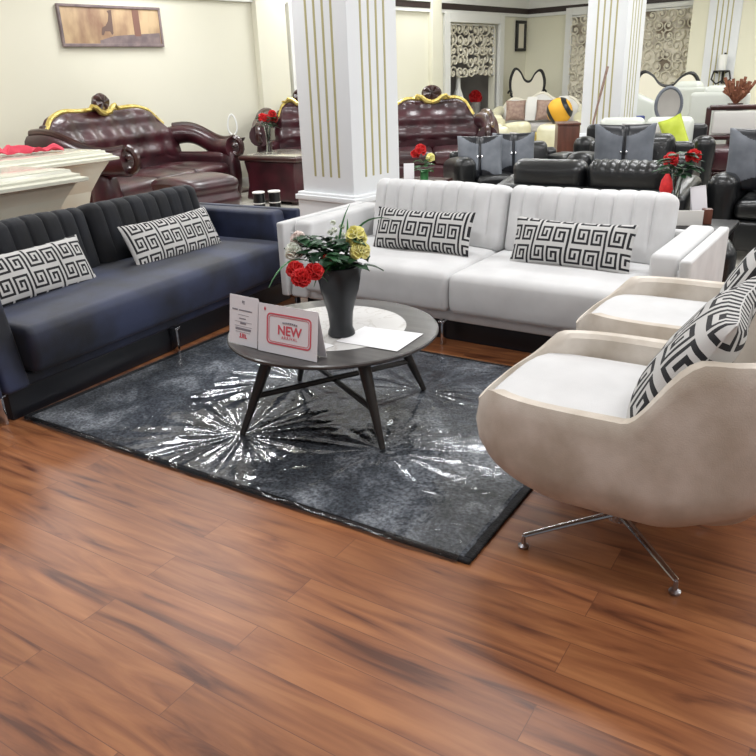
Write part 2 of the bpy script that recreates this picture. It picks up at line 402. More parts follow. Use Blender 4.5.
# pillars
def pillar(name, label, loc, wd=.54, rz=-8.6, flutes=4):
    t = thing(name, label, 'pillar', loc, rz, 'white fluted pillars')
    bm = B(); box(bm, -wd/2, wd/2, -wd/2, wd/2, 0, 3.3, .006); obj('shaft', bm, 'pillar', t)
    bm = B(); h = wd/2
    for f in range(4):
        Mx = T(rz=90*f)
        for k in range(flutes):
            x = (k-(flutes-1)/2)*wd*.155; box(bm, x-.011, x+.011, -h-.003, -h+.01, .74, 3.25, .004, Mx=Mx)
    obj('flute_strips', bm, 'flute', t)
    bm = B(); box(bm, -h-.035, h+.035, -h-.035, h+.035, 0, .62, .008); box(bm, -h-.05, h+.05, -h-.05, h+.05, .56, .60, .006); obj('plinth', bm, 'pillar', t)
    return t
pillar('pillar', 'large white pillar with gold fluting strips behind the corner of the two sofas', (-3.44,5.02,0))
pillar('pillar', 'middle white pillar with fluting, right of the narrow carved screen', (-3.08,10.68,0))
pillar('pillar', 'far right white fluted pillar beside the candle sconce', rp(-4.76,14.84), .54)

# painting on the left wall
t = thing('framed_painting', 'wide framed brown painting of a deer among trees on the cream left wall', 'painting', rp(-8.87, 5.44, 1.89), 81.4)
bm = B(); box(bm, -.66,.66,-.006,.02,0,.41,.003); obj('canvas', bm, 'painting', t)
bm = B()
for (x0,x1,z0,z1) in ((-.68,.68,-.02,.015),(-.68,.68,.40,.43),(-.68,-.65,.015,.40),(.65,.68,.015,.40)): box(bm, x0,x1,-.02,.022,z0,z1,.005)
obj('frame', bm, 'paint_grey', t)
bm = B(); deer = [(-.17,.11),(-.15,.19),(-.10,.21),(-.06,.26),(-.04,.34),(-.06,.37),(.0,.385),(.0,.35),(-.005,.25),(-.01,.13),(-.03,.11),(-.05,.15),(-.12,.15),(-.14,.11)]
prism(bm, deer, 0.007, .009, T(rx=90)); o = obj('deer_image', bm, 'paint_dark', t, smooth=False)
bm = B(); box(bm, .28,.37,-.009,-.005,.10,.39,.001); obj('trunk_image', bm, 'paint_trunk', t, smooth=False)
bm = B(); prism(bm, [(-.2,.015),(.64,.015),(.64,.14),(.3,.12),(0,.10),(-.2,.05)], .006,.008, T(rx=90)); obj('ground_image', bm, 'paint_grey', t, smooth=False)

# small tall picture near the corner
t = thing('framed_picture', 'small tall black framed picture beside the far corner of the room', 'picture', rp(-8.88, 14.83, 1.80), 81.4)
bm = B(); box(bm, -.12,.12,-.01,.01,.05,.53,.003); obj('print', bm, 'screen', t)
bm = B()
for (x0,x1,z0,z1) in ((-.19,.19,0,.06),(-.19,.19,.52,.58),(-.19,-.12,.06,.52),(.12,.19,.06,.52)): box(bm, x0,x1,-.03,.015,z0,z1,.008)
obj('frame', bm, 'black_iron', t)
# tall framed picture just left of the big pillar
t = thing('framed_picture', 'tall brown framed hanging picture just left of the large pillar', 'picture', rp(-9.25, 8.87, 1.12), 81.4)
bm = B(); box(bm, -.38,.38,-.005,.02,.06,1.14,.003); obj('print', bm, 'painting', t)
bm = B()
for (x0,x1,z0,z1) in ((-.45,.45,0,.07),(-.45,.45,1.13,1.2),(-.45,-.37,.07,1.13),(.37,.45,.07,1.13)): box(bm, x0,x1,-.03,.02,z0,z1,.008)
obj('frame', bm, 'maroon_wood', t)
# vase and red flowers inside the niche
t = thing('white_vase', 'slim white vase standing in the wall opening under the carved screen', 'vase', rp(-9.12, 12.95, .55), 0)
bm = B(); lathe(bm, [(.0,0),(.12,0),(.15,.15),(.12,.4),(.05,.6),(.035,.85),(.05,.9)], 16); obj('vase_body', bm, 'candle', t)
def bloom(bm, c, r, n=14, seed=0, mi=0):
    rnd = random.Random(seed); c = Vector(c)
    for k in range(n):
        z = 1-1.5*(k+.5)/n; a = k*2.4; d = Vector((math.sqrt(max(0,1-z*z))*math.cos(a), math.sqrt(max(0,1-z*z))*math.sin(a), z))
        rot = d.to_track_quat('Z','Y').to_matrix().to_4x4()
        Mx = Matrix.Translation(c + d*r*.45) @ rot @ T(rx=rnd.uniform(-25,25), rz=rnd.uniform(0,360))
        w0 = rnd.uniform(.85,1.15); lathe(bm, [(0,0),(r*.38*w0,r*.05),(r*.62*w0,r*.40),(r*.66*w0,r*.52),(r*.58*w0,r*.50),(r*.34*w0,r*.14),(0,r*.08)], 7, Mx, mi, cap=False, fn=lambda x,y,z,a: (x*(1+.12*math.sin(3*a)), y, z))
t = thing('red_bouquet', 'round red bouquet in the wall opening right of the slim white vase', 'flowers', rp(-9.45, 14.05, .55), 0)
bm = B(); bloom(bm, (0,0,.40), .12, 16, 2); obj('blooms', bm, 'red_petal', t)
bm = B(); lathe(bm, [(0,0),(.09,0),(.12,.28),(.10,.3),(0,.28)], 12); obj('pot', bm, 'niche', t)

# ================================================================ SEATING BAY
# ---- rug and plastic film
t = thing('area_rug', 'dark grey mottled rug with black border under the round coffee table', 'rug', (-2.01,2.62,0))
RX, RY = 1.16, .82
bm = B(); sbox(bm, (RX-.03, RY-.02, .008), .006, (30,22,1), T(0,0,.008)); obj('pile', bm, 'rug', t)
bm = B()
for (x0,x1,y0,y1) in ((-RX,RX,-RY,-RY+.02),(-RX,RX,RY-.02,RY),(-RX,-RX+.03,-RY+.02,RY-.02),(RX-.03,RX,-RY+.02,RY-.02)): box(bm, x0,x1,y0,y1,.0005,.0165,.006)
obj('border', bm, 'rug_edge', t)
bm = B()
legs = [(-2.094+2.01,2.131-2.62),(-1.486+2.01,2.304-2.62),(-1.644+2.01,2.937-2.62),(-2.266+2.01,2.757-2.62)]
NX, NY = 300, 220
fx0, fx1, fy0, fy1 = -RX+.0, RX-.04, -RY-.014, RY-.01
def fz(x, y):
    h = .0225
    q = Vector((x, y, 0))
    amp = noise.noise(q*1.3+Vector((5,3,1)))
    h += .0014*noise.noise(q*7+Vector((1,7,0))) + .0010*noise.noise(q*23)
    for i, (lx, ly) in enumerate(legs):
        dx, dy = x-lx, y-ly; d = math.hypot(dx, dy); a = math.atan2(dy, dx)
        k = (1.45,.42,.5,.8)[i]
        e = math.exp(-(d/.40)**2)*min(1, d/.05)
        n1 = noise.noise(Vector((math.cos(a)*3.1, math.sin(a)*3.1, i*9+d*1.2)))
        n2 = noise.noise(Vector((math.cos(a)*6.5, math.sin(a)*6.5, i*5+4+d*2)))
        h += k*e*(.020*abs(n1)+.008*n2)*(.3+min(1.0, d*3.5))
    return max(.0172, h)
grid = [[None]*(NY+1) for _ in range(NX+1)]
for i in range(NX+1):
    for j in range(NY+1):
        x = fx0+(fx1-fx0)*i/NX; y = fy0+(fy1-fy0)*j/NY
        z = fz(x, y)
        if j < 2: z = .004 if j == 0 else .016
        y += (.008*noise.noise(Vector((x*5,0,3)))) if j < 3 else 0
        grid[i][j] = bm.verts.new((x, y, z))
for i in range(NX):
    for j in range(NY):
        bm.faces.new((grid[i][j], grid[i+1][j], grid[i+1][j+1], grid[i][j+1]))
film = obj('plastic_film', bm, 'film', None, loc=(-2.01,2.62,0)); film.data.polygons.foreach_set('use_smooth', [True]*len(film.data.polygons))
tag(film, 'clear wrinkled plastic sheet spread over the grey rug', 'plastic sheet')

# ---- coffee table
t = thing('coffee_table', 'round grey wood coffee table with inset white marble disc and splayed legs', 'table', (-1.86,2.52,0))
bm = B(); lathe(bm, [(0,.404),(.43,.404),(.453,.410),(.46,.418),(.46,.425),(.455,.4295),(.0,.4295)], 72, cap=False); obj('tabletop', bm, 'table_grey', t)
bm = B(); lathe(bm, [(0,.4296),(.315,.4296),(.318,.4306),(.0,.4312)], 64, T(-.01,.02,0), cap=False); obj('marble_disc', bm, 'marble', t)
feet = [(-.234,-.389),(.374,-.216),(.216,.417),(-.406,.237)]
for fx, fy in feet:
    bm = B(); top = Vector((fx*.62, fy*.62, .403)); bot = Vector((fx, fy, .026)); ax = (top-bot)
    tube(bm, [bot, bot+ax*.3, bot+ax*.75, top], [.013,.018,.026,.030], 12); obj('leg', bm, 'dark_wood', t)
for a, b_ in ((0,2),(1,3)):
    bm = B(); k = .82; z = .19
    tube(bm, [(feet[a][0]*k, feet[a][1]*k, z-(.012 if a else 0)), (feet[b_][0]*k, feet[b_][1]*k, z-(.012 if a else 0))], .013, 8); obj('stretcher', bm, 'dark_wood', t)
# feet press on the film: small levelling pads
TT = .4312
# papers
def sheet(name, label, quad, z):
    bm = B(); prism(bm, quad, 0, .0008); o = obj(name, bm, 'paper', loc=(0,0,z), smooth=False); return tag(o, label, 'paper')
sheet('paper_sheet', 'blank white paper sheet on the table right of the vase', [(-1.745,2.375),(-1.745,2.595),(-1.466,2.622),(-1.454,2.385)], TT+.001)
sheet('paper_leaflet', 'thin pale leaflet lying between the tent card and the vase', [(-1.93,2.25),(-1.90,2.36),(-1.72,2.33),(-1.74,2.22)], TT+.001)

# tent cards
def text_mesh(s, size, m, parent, x, z, y=-.0012, name='lettering', spacing=1.0, off=0.0):
    cu = bpy.data.curves.new(name, 'FONT'); cu.body = s; cu.size = size; cu.align_x = 'CENTER'; cu.align_y = 'CENTER'; cu.extrude = .0003; cu.space_character = spacing; cu.offset = off
    tmp = bpy.data.objects.new(name, cu); C.objects.link(tmp)
    dg = bpy.context.evaluated_depsgraph_get(); me = bpy.data.meshes.new_from_object(tmp.evaluated_get(dg)); bpy.data.objects.remove(tmp)
    o = bpy.data.objects.new(name, me); me.materials.clear(); me.materials.append(M[m]); C.objects.link(o); o.parent = parent; o.location = (x, y, z); o.rotation_euler = (R(90),0,0)
    return o
def rring(bm, cx, cz, w_, h_, r, th, y0=-.0016, y1=-.0004):
    def path(w1, h1, r1):
        o_ = []
        for (sx, sz, a0) in ((1,1,0),(-1,1,90),(-1,-1,180),(1,-1,270)):
            for k in range(5):
                a = R(a0+k*22.5); o_.append((cx+sx*(w1-r1)+r1*math.cos(a), cz+sz*(h1-r1)+r1*math.sin(a)))
        return o_
    A = path(w_/2,h_/2,r); Bp = path(w_/2-th, h_/2-th, max(.001,r-th)); n = len(A)
    vs = [[bm.verts.new((p[0], y, p[1])) for p in P_] for P_ in (A,Bp) for y in (y0,y1)]
    for k in range(n):
        k2 = (k+1)%n
        bm.faces.new((vs[0][k],vs[0][k2],vs[2][k2],vs[2][k])); bm.faces.new((vs[1][k],vs[1][k2],vs[3][k2],vs[3][k]))
        bm.faces.new((vs[0][k],vs[0][k2],vs[1][k2],vs[1][k])); bm.faces.new((vs[2][k],vs[2][k2],vs[3][k2],vs[3][k]))
t = thing('tent_card', 'white tent card with red framed NEW ARRIVAL print standing on the coffee table', 'sign', (-1.818,2.142,TT+.001), -1)
face = bpy.data.objects.new('card_face', None)
Wc, Hc = .30, .195
bm = B(); box(bm, -Wc/2, Wc/2, 0, .002, 0, Hc, .0006, Mx=T(rx=-9)); face = obj('front_panel', bm, 'card', t, smooth=False)
bm = B(); box(bm, -Wc/2, Wc/2, -.001, .001, 0, Hc, .0006, Mx=T(0,.066,0,rx=10.5)); obj('back_panel', bm, 'card', t, smooth=False)
holder = bpy.data.objects.new('print', None)
def on_face(o): o.rotation_euler = (R(90-9),0,0); return o
def place_face(o, x, z): 
    a = R(-9); o.location = (x, -math.sin(a)*z*1.0 - .0012, z*math.cos(a)); o.rotation_euler = (R(81),0,0)
place_face(text_mesh('NEW', .052, 'red_print', t, 0, 0, off=.0012), .012, .098)
place_face(text_mesh('ARRIVAL', .0175, 'red_print', t, 0, 0, spacing=1.25), .012, .070)
bm = B()
for k in range(8): box(bm, -.034+k*.0095, -.028+k*.0095, -.0015, 0, -.003+.002*math.sin(k*.5), .003+.002*math.sin(k*.5), .0003)
o = obj('caption_print', bm, 'grey_print', t, smooth=False); o.location = (.012, .0199-.0012, .128); o.rotation_euler = (R(-9),0,0)
bm = B(); rring(bm, .008, .1, .225, .125, .020, .006); rring(bm, .008, .1, .203, .105, .014, .002); o = obj('border_print', bm, 'red_print', t, smooth=False); o.rotation_euler = (R(-9),0,0)
bm = B(); box(bm, -.118,-.112,-.0015,0,.168,.182,.0005); box(bm, -.120,-.110,-.0015,0,.172,.177,.0005); o = obj('emblem_print', bm, 'red_print', t, smooth=False); o.rotation_euler = (R(-9),0,0)

t = thing('price_card', 'narrow white price card standing left of the tent card on the coffee table', 'sign', (-2.062,2.160,TT+.001), -5)
Mx = T(rx=-9)
bm = B(); box(bm, -.083,.083,0,.002,0,.205,.0006, Mx=Mx); obj('front_panel', bm, 'card', t, smooth=False)
bm = B(); box(bm, -.083,.083,-.001,.001,0,.205,.0006, Mx=T(0,.07,0,rx=10.5)); obj('back_panel', bm, 'card', t, smooth=False)
bm = B()
for (x0,x1,z0,z1) in ((-.008,-.001,.175,.186),(.002,.005,.170,.186),(-.066,-.034,.143,.149),(-.026,.05,.143,.148),(-.03,.03,.125,.1265),(-.024,.014,.109,.113),(-.05,.05,.097,.0982),(-.018,.016,.088,.095),(-.05,.05,.078,.0793),(-.045,.045,.063,.072),(-.045,.04,.054,.0555)):
    box(bm, x0,x1,-.0014,0,z0,z1,.0004, Mx=Mx)
obj('lettering', bm, 'grey_print', t, smooth=False)
bm = B()
for (x0,x1,z0,z1) in ((-.022,-.002,.030,.034),(-.018,-.012,.034,.050),(-.006,-.001,.034,.05),(.002,.008,.030,.050),(.010,.022,.030,.035),(.012,.016,.035,.048)): box(bm, x0,x1,-.0014,0,z0,z1,.0004, Mx=Mx)
obj('emblem_print', bm, 'red_print', t, smooth=False)

# ---- vase with artificial flowers
VX, VY = -1.775, 2.462
t = thing('black_vase', 'black ribbed swirl vase holding flowers on the coffee table', 'vase', (VX,VY,TT))
def vfn(x, y, z, a):
    k = min(1, max(0, (z-.04)/.1))
    s = 1+.045*k*math.sin(6*a+z*30)
    return (x*s + .10*max(0,z-.18)*.5, y*s, z)
prof = [(0,0),(.052,0),(.058,.006),(.056,.02),(.049,.035),(.050,.06),(.053,.10),(.064,.15),(.079,.20),(.091,.25),(.095,.285),(.093,.30),(.080,.30),(.080,.28),(.070,.22),(.055,.15),(.042,.08),(.0,.07)]
bm = B(); lathe(bm, prof, 48, fn=vfn, cap=False); obj('vase_body', bm, 'vase_black', t)
RIM = Vector((VX+.01, VY, TT+.22))
def stem(bm, tip, r=.0022, sag=.0, mi=0):
    p0 = RIM+Vector(((tip[0]-RIM.x)*.12,(tip[1]-RIM.y)*.12,-.08)); t1 = Vector(tip)
    mid = Vector((RIM.x+(t1.x-RIM.x)*.35, RIM.y+(t1.y-RIM.y)*.35, max(t1.z, TT+.33)+.0+sag))
    pts = []
    for k in range(9):
        f = k/8; pts.append(p0*(1-f)**2+mid*2*f*(1-f)+t1*f*f)
    tube(bm, pts, r, 5, mi)
def flower(name, label, tip, r, m, group, n=14, seed=1, leafs=True):
    t = thing(name, label, 'flower', tip, 0, group)
    tp = Vector(tip)
    bm = B(); bloom(bm, (0,0,0), r, n, seed); obj('petals', bm, m, t)
    bm = B(); stem(bm, tip); 
    for v in bm.verts: v.co -= tp
    obj('stem', bm, 'leaf', t)
    return t
flower('red_carnation', 'outermost left red carnation drooping over the vase side', (-1.815,2.235,.757), .032, 'red_petal', 'red carnations in the black vase', 22, 1)
flower('red_carnation', 'lowest red carnation drooping over the tent card', (-1.772,2.215,.735), .034, 'red_petal', 'red carnations in the black vase', 22, 2)
flower('red_carnation', 'red carnation on the right of the drooping red cluster', (-1.745,2.262,.752), .032, 'red_petal', 'red carnations in the black vase', 22, 3)
flower('red_carnation', 'small dark red carnation half hidden among leaves above the rim', (-1.758,2.36,.775), .020, 'red_petal', 'red carnations in the black vase', 18, 4)
flower('yellow_rose', 'upper yellow rose at the right of the bouquet', (-1.690,2.479,.850), .038, 'yellow_petal', 'yellow roses in the black vase', 18, 5)
flower('yellow_rose', 'lower yellow rose just over the vase rim', (-1.664,2.462,.800), .036, 'yellow_petal', 'yellow roses in the black vase', 18, 6)
flower('pink_rose', 'upper pale pink rose on the left of the bouquet', (-1.866,2.33,.856), .028, 'pink_petal', 'pale pink roses in the black vase', 16, 7)
flower('pink_rose', 'lower cream pink rose above the red carnations', (-1.863,2.292,.815), .032, 'white_petal', 'pale pink roses in the black vase', 16, 8)
t = thing('white_blossom_spray', 'small white blossom spray in the middle of the bouquet', 'flower', (-1.785,2.475,.85))
bm = B()
for k in range(9): bloom(bm, (.022*math.sin(k*2.1), .02*math.cos(k*1.7), (k-4)*.012), .011, 6, k)
obj('blossoms', bm, 'white_petal', t)
bm = B(); stem(bm, (-1.785,2.475,.85))
for v in bm.verts: v.co -= Vector((-1.785,2.475,.85))
obj('stem', bm, 'leaf2', t)
def leaf_shape(bm, base, d, L, W, lobes=0, droop=.3, mi=0):
    d = Vector(d).normalized(); side = d.cross(Vector((0,0,1)))
    side = side.normalized() if side.length > .1 else Vector((1,0,0)); nrm = side.cross(d)
    n = 8; a = []; b_ = []; c_ = []
    for k in range(n+1):
        f = k/n; w_ = W*math.sin(PI*min(1,f*.93+.07))**.8*(1+(.35*math.sin(f*lobes*PI*2) if lobes else 0))
        p = Vector(base)+d*L*f+Vector((0,0,-droop*L*f*f))
        a.append(bm.verts.new(p+side*w_/2+nrm*W*.08)); b_.append(bm.verts.new(p-nrm*.001)); c_.append(bm.verts.new(p-side*w_/2+nrm*W*.08))
    lo = [[bm.verts.new(v.co-nrm*.0008) for v in row] for row in (a,b_,c_)]
    for (p, q, flip) in ((a,b_,0),(b_,c_,0),(lo[0],lo[1],1),(lo[1],lo[2],1)):
        for k in range(n): bm.faces.new((p[k],p[k+1],q[k+1],q[k]))
    for (p, q) in ((a,lo[0]),(c_,lo[2])):
        for k in range(n): bm.faces.new((p[k],p[k+1],q[k+1],q[k]))
def ivy(label, c, spread, n, seed):
    rnd = random.Random(seed); t = thing('ivy_sprig', label, 'foliage', c, 0, 'dark ivy sprigs in the black vase'); cc = Vector(c)
    bm = B()
    for k in range(n):
        p = Vector((rnd.uniform(-1,1)*spread, rnd.uniform(-1,1)*spread, rnd.uniform(-.7,.7)*spread)); a = rnd.uniform(0,6.28)
        leaf_shape(bm, p, (math.cos(a), math.sin(a), rnd.uniform(-.3,.6)), rnd.uniform(.05,.085), rnd.uniform(.035,.055), 2)
    obj('leaves', bm, 'leaf', t)
    bm = B(); stem(bm, c)
    for v in bm.verts: v.co -= cc
    obj('stem', bm, 'leaf', t)
ivy('dark ivy sprig filling the top left of the bouquet', (-1.80,2.35,.835), .05, 26, 1)
ivy('dark ivy sprig over the left of the vase rim', (-1.78,2.37,.785), .055, 30, 2)
ivy('dark ivy sprig under the yellow roses at the rim', (-1.72,2.47,.76), .05, 22, 3)
ivy('dark leaf sprig behind the white blossoms', (-1.755,2.42,.82), .05, 20, 4)
def blade(label, pts, w_=.013, m='leaf2'):
    p0 = Vector(pts[0]); t = thing('grass_blade', label, 'foliage', tuple(p0), 0, 'long grass blades in the black vase')
    P_ = []
    for k in range(13):
        f = k/12; a, b_, c_ = map(Vector, pts); P_.append(a*(1-f)**2+b_*2*f*(1-f)+c_*f*f-p0)
    bm = B(); tube(bm, P_, [w_*math.sin(PI*(.12+.86*k/12))*.6+.0005 for k in range(13)], 6, flat=.25); obj('blade_body', bm, m, t)
V0 = (VX+.005, VY, .68)
blade('tall grass blade rising highest from the vase', [(VX,VY,.68),(-1.78,2.47,.88),(-1.733,2.51,.975)])
blade('long grass blade arching right towards the patterned cushion', [(VX+.02,VY,.68),(-1.73,2.50,.97),(-1.585,2.60,.905)], .015)
blade('long grass blade arching far left beside the red carnations', [(VX-.02,VY-.02,.68),(-1.86,2.28,.88),(-1.885,2.15,.70)], .015)
blade('short grass blade hanging down the front of the vase', [(VX+.02,VY-.03,.70),(-1.73,2.34,.87),(-1.752,2.262,.69)], .02)
blade('grass blade crossing the vase front to the lower left', [(VX+.03,VY-.02,.70),(-1.69,2.38,.84),(-1.735,2.275,.715)], .018)
blade('upright grass blade behind the yellow roses', [(VX+.01,VY+.02,.68),(-1.74,2.50,.86),(-1.715,2.46,.925)], .016)

# ---- patterned lumbar cushions
def key_bitmap(W, H, ox=0, oy=0, flip=False):
    Aa = ["#.#####","#.#...#","#.#.#.#","#.#.#.#","#.###.#","#.....#","#######"]
    Bb = [r[::-1] for r in Aa[::-1]]
    g = [[0]*W for _ in range(H)]
    for j in range(H):
        for i in range(W):
            y = j+oy; row = y//9; yy = y % 9; x = (i+ox+2*row) % 16
            v = 0
            if yy < 7:
                if x < 7: v = Bb[yy][x] == '#'
                elif 8 <= x < 15: v = Aa[yy][x-8] == '#'
            else: v = x == 6
            g[j][i] = 1 if v else 0
    return g
def key_cushion(label, W, H, Tk, Mx, ox=0, oy=0, ncol=66, crumple=0.0, seed=0, group='greek key lumbar cushions'):
    unit = W/ncol; nrow = int(round(H/unit)); g = key_bitmap(ncol, nrow, ox, oy)
    t = thing('patterned_cushion', label, 'cushion', Mx.translation, 0, group)
    loc = Matrix.Translation(-Mx.translation) @ Mx
    def shp(u, v, s):
        a, b_ = 2*u-1, 2*v-1
        prof_ = max(0, (1-abs(a)**3.2))**.55*max(0, (1-abs(b_)**2.6))**.55
        x = a*W/2*(1-.045*(1-b_*b_)*0 - .05*(abs(b_)**2)*0 - .035*(1-abs(b_)**2)*abs(a)**4)
        z = b_*H/2*(1-.07*(1-abs(a)**2)*abs(b_)**4*0 - .05*(1-a*a)*b_**4*0 - .0)
        z -= b_*H*.045*(1-a*a)*abs(b_)**3
        n_ = noise.noise(Vector((x*5, z*5, seed)))*.012*(prof_+.2) + crumple*noise.noise(Vector((x*8, z*8, seed+3.3)))
        return (x+n_*.6, s*(Tk/2*prof_+.002)+n_, z)
    bm = B()
    slab(bm, ncol, nrow, lambda u, v: shp(u, v, -1), lambda u, v: shp(u, v, 1), mif=lambda i, j, s: g[nrow-1-j][i], Mx=loc)
    obj('cover', bm, ['pat_white','pat_black'], t)
    return t

# ---- modern sofa (front towards local -Y, base at floor)
def modern_sofa(name, label, loc, rz, seatm, bodym, backm, nseat, bshift=0.0, bdrop=0.0, inset=.10):
    t = thing(name, label, 'sofa', loc, rz)
    hw = 1.02
    # lower frame
    bm = B(); sbox(bm, (1.06,.42,.035), .02, (1,1,1), T(0,.02,.175)); obj('frame', bm, bodym, t)
    bm = B(); box(bm, -1.12,1.12,-.42+inset,.40,.002,.139,.004); obj('plinth', bm, 'black_satin', t)  # dark box added for the shade under the sofa, no real plinth
    # seat cushions
    wS = 2*hw/nseat
    for k in range(nseat):
        cx = -hw+wS*(k+.5)
        def fn(x, y, z, w_=wS):
            q = max(0,(1-(2*x/w_)**4))*max(0,1-(y/.40)**4)
            return (x, y-.018*max(0,1-(z/.12)**2)*(1 if y < -.3 else 0), z+(.022*q if z > 0 else 0)+.004*noise.noise(Vector((x*3+cx,y*3,0))))
        bm = B(); sbox(bm, (wS/2-.003,.39,.113), .038, (14,12,3), T(cx,-.085,.322), fn); obj('seat_cushion', bm, seatm, t)
    # backrest frame
    bm = B(); sbox(bm, (1.08,.05,.21), .03, (2,1,2), T(0,.42,.38)); obj('backrest_frame', bm, bodym, t)
    # back cushions with vertical channels
    wB = 2*(hw-.06)/2
    for k in range(2):
        cx = -(hw-.06)+wB*(k+.5)+bshift
        def fb_(x, y, z, w_=wB):
            ch = 0
            g_ = abs(((x/w_*9.0) % 1.0)-.5)*w_/9.0      # distance to the nearest stitched channel
            if y < 0 and z > -.2 and abs(x) < w_*.43:
                ch = .013*math.exp(-(g_/.009)**2)*min(1, max(0, (z+.15)/.1)) - .004*(g_/(w_/18))
            if z > .1: ch += 0
            q = max(0,1-(2*x/w_)**4)*max(0,1-(z/.22)**4)
            s_ = 1-.03*abs(2*x/w_)**6*(1 if z > .15 else 0)
            top = .012*q if z > 0 else 0
            zz = z - (.005*math.exp(-(g_/.012)**2)*(1 if z > .17 and abs(x) < w_*.43 else 0))
            return (x, y+ch-(.03*q if y < 0 else -.02*q), zz*s_+.006*noise.noise(Vector((x*4,z*4,k+cx))))
        bm = B(); sbox(bm, (wB/2-.004,.085,.205), .055, (90,3,8), T(cx,.265,.608+bdrop,rx=-13), fb_, seg=3); obj('back_cushion', bm, backm, t)
    # arms: sloped padded inner block + flat outer panel with a shadow gap
    for s in (-1,1):
        def fa(x, y, z):
            k = (z+.235)/.47
            return (x, y+(.09*k if y < 0 else 0), z-(.0))
        bm = B(); sbox(bm, (.068,.45,.235), .025, (2,8,4), T(s*1.092,.01,.385), fa); obj('arm', bm, seatm if bodym == 'white_velvet' else bodym, t)
        bm = B(); sbox(bm, (.028,.45,.235), .014, (1,4,3), T(s*1.205,.01,.385)); obj('arm_panel', bm, bodym, t)
        bm = B(); sbox(bm, (.011,.40,.18), .003, (1,1,1), T(s*1.169,.03,.37)); obj('arm_joint', bm, bodym, t)
    for (x, y) in ((-1.16,-.37),(1.16,-.37),(-.06,-.41),(-1.16,.43),(1.16,.43)):
        bm = B(); box(bm, x-.008,x+.008,y-.022,y+.022,0.001,.149,.003); box(bm, x-.02,x+.02,y-.03,y+.03,.137,.149,.003); obj('leg', bm, 'chrome', t)
    return t
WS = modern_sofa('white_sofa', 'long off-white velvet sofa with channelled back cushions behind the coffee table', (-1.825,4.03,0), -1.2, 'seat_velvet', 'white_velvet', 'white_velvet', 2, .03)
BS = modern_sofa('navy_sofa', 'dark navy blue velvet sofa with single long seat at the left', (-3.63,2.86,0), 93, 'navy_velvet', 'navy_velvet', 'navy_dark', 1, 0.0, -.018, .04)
key_cushion('greek key cushion lying at the left end of the white sofa, behind the flowers', .66,.26,.12, T(-2.215,3.96,.568, rx=-22, rz=1), 3, 2, 54)
key_cushion('greek key cushion in the right half of the white sofa', .68,.27,.12, T(-1.29,3.95,.560, rx=-22, rz=-2), 9, 5, 55)
key_cushion('greek key cushion at the far end of the navy sofa, beside its arm', .76,.29,.12, T(-3.62,3.28,.545, rx=-26, rz=93), 5, 1, 60)
key_cushion('greek key cushion at the near end of the navy sofa, cut by the photo edge', .72,.29,.12, T(-3.60,2.27,.55, rx=-26, rz=93), 12, 6, 58)

# ---- swivel tub armchairs
def tub_chair(label, loc, rz):
    t = thing('swivel_armchair', label, 'armchair', loc, rz, 'off-white swivel tub chairs')
    a, b_ = .49, .380          # half length (front-back), half width
    def sm(x): x = max(0,min(1,x)); return x*x*(3-2*x)
    nth = 144; bm = B(); cols = []
    for k in range(nth):
        th = 2*PI*k/nth; cx, sy = math.cos(th), math.sin(th)
        e = 3.6; rr = 1/((abs(cx)/b_)**e+(abs(sy)/a)**e)**(1/e)
        x, y = rr*cx, rr*sy     # y<0 front
        # wall height round the rim
        front = sm((y+a)/.10)                               # 0 on front edge
        top = .482+.088*front
        top += .20*sm((y-.02)/.17) + .05*sm((y-.2)/.25)
        th_w = .012+.058*front
        lean = .11*sm((y)/.45)
        tuck = .10
        prof_ = []
        zb = .262+.055*sm((-y-.18)/.33)+.09*sm((y-.12)/.36)
        for (f, z) in ((.0,.26),(.45,.26),(.72,.262),(.86,zb-.0),(.945,zb+.03),(.985,zb+.07),(1.0,zb+.12),(.995,top-.05),(.985,top-.018)):
            h_ = max(0, z-.42)
            prof_.append((x*f, y*f+lean*h_/.4, z))
        d = math.hypot(x, y)
        for (off, z) in ((min(.015,th_w*.3),top),(th_w*.75,top),(th_w,top-.014),(th_w+.008,min(top-.02,.46)),(th_w+.012,.43)):
            f = 1-off/d; h_ = max(0, z-.42); prof_.append((x*f, y*f+lean*h_/.4, z))
        prof_.append((0,0,.43))
        cols.append([bm.verts.new(p) for p in prof_])
    for k in range(nth):
        A_, B_ = cols[k], cols[(k+1)%nth]
        for i in range(len(A_)-1):
            bm.faces.new((A_[i],B_[i],B_[i+1],A_[i+1]))
    bmesh.ops.remove_doubles(bm, verts=bm.verts, dist=1e-4)
    obj('tub_shell', bm, 'chair_velvet', t)
    def fs(x, y, z):
        q = max(0,1-(x/.30)**4)*max(0,1-(y/.39)**4)
        return (x, y*(1-.17*(abs(x)/.302)**4), z+(.015*q if z > 0 else 0))
    bm = B(); sbox(bm, (.302,.370,.04), .03, (8,8,1), T(0,-.092,.455), fs, seg=3); obj('seat_cushion', bm, 'seat_velvet', t)
    bm = B(); lathe(bm, [(0,.05),(.03,.05),(.03,.10),(.022,.11),(.022,.25),(.09,.262),(.09,.275),(0,.276)], 24, T(0,-.05,0), cap=False); obj('swivel_column', bm, 'chrome', t)
    for k in range(4):
        an = R(45+90*k); ex, ey = .335*math.cos(an), .335*math.sin(an)-.05
        bm = B(); tube(bm, [(0,-.05,.075),(ex*.5,-.05+(ey+.05)*.5,.062),(ex,ey,.046)], [.014,.012,.010], 10, flat=.7); lg = obj('base_leg', bm, 'chrome', t)
        bm = B(); lathe(bm, [(0,.001),(.016,.001),(.018,.01),(.008,.016),(.006,.044),(0,.046)], 14, T(ex,ey,0), cap=False); obj('foot_glide', bm, 'brushed', lg)
    return t
tub_chair('nearest off-white velvet swivel tub chair with bulging shell, right edge of photo', (-.455,2.215,0), -90)
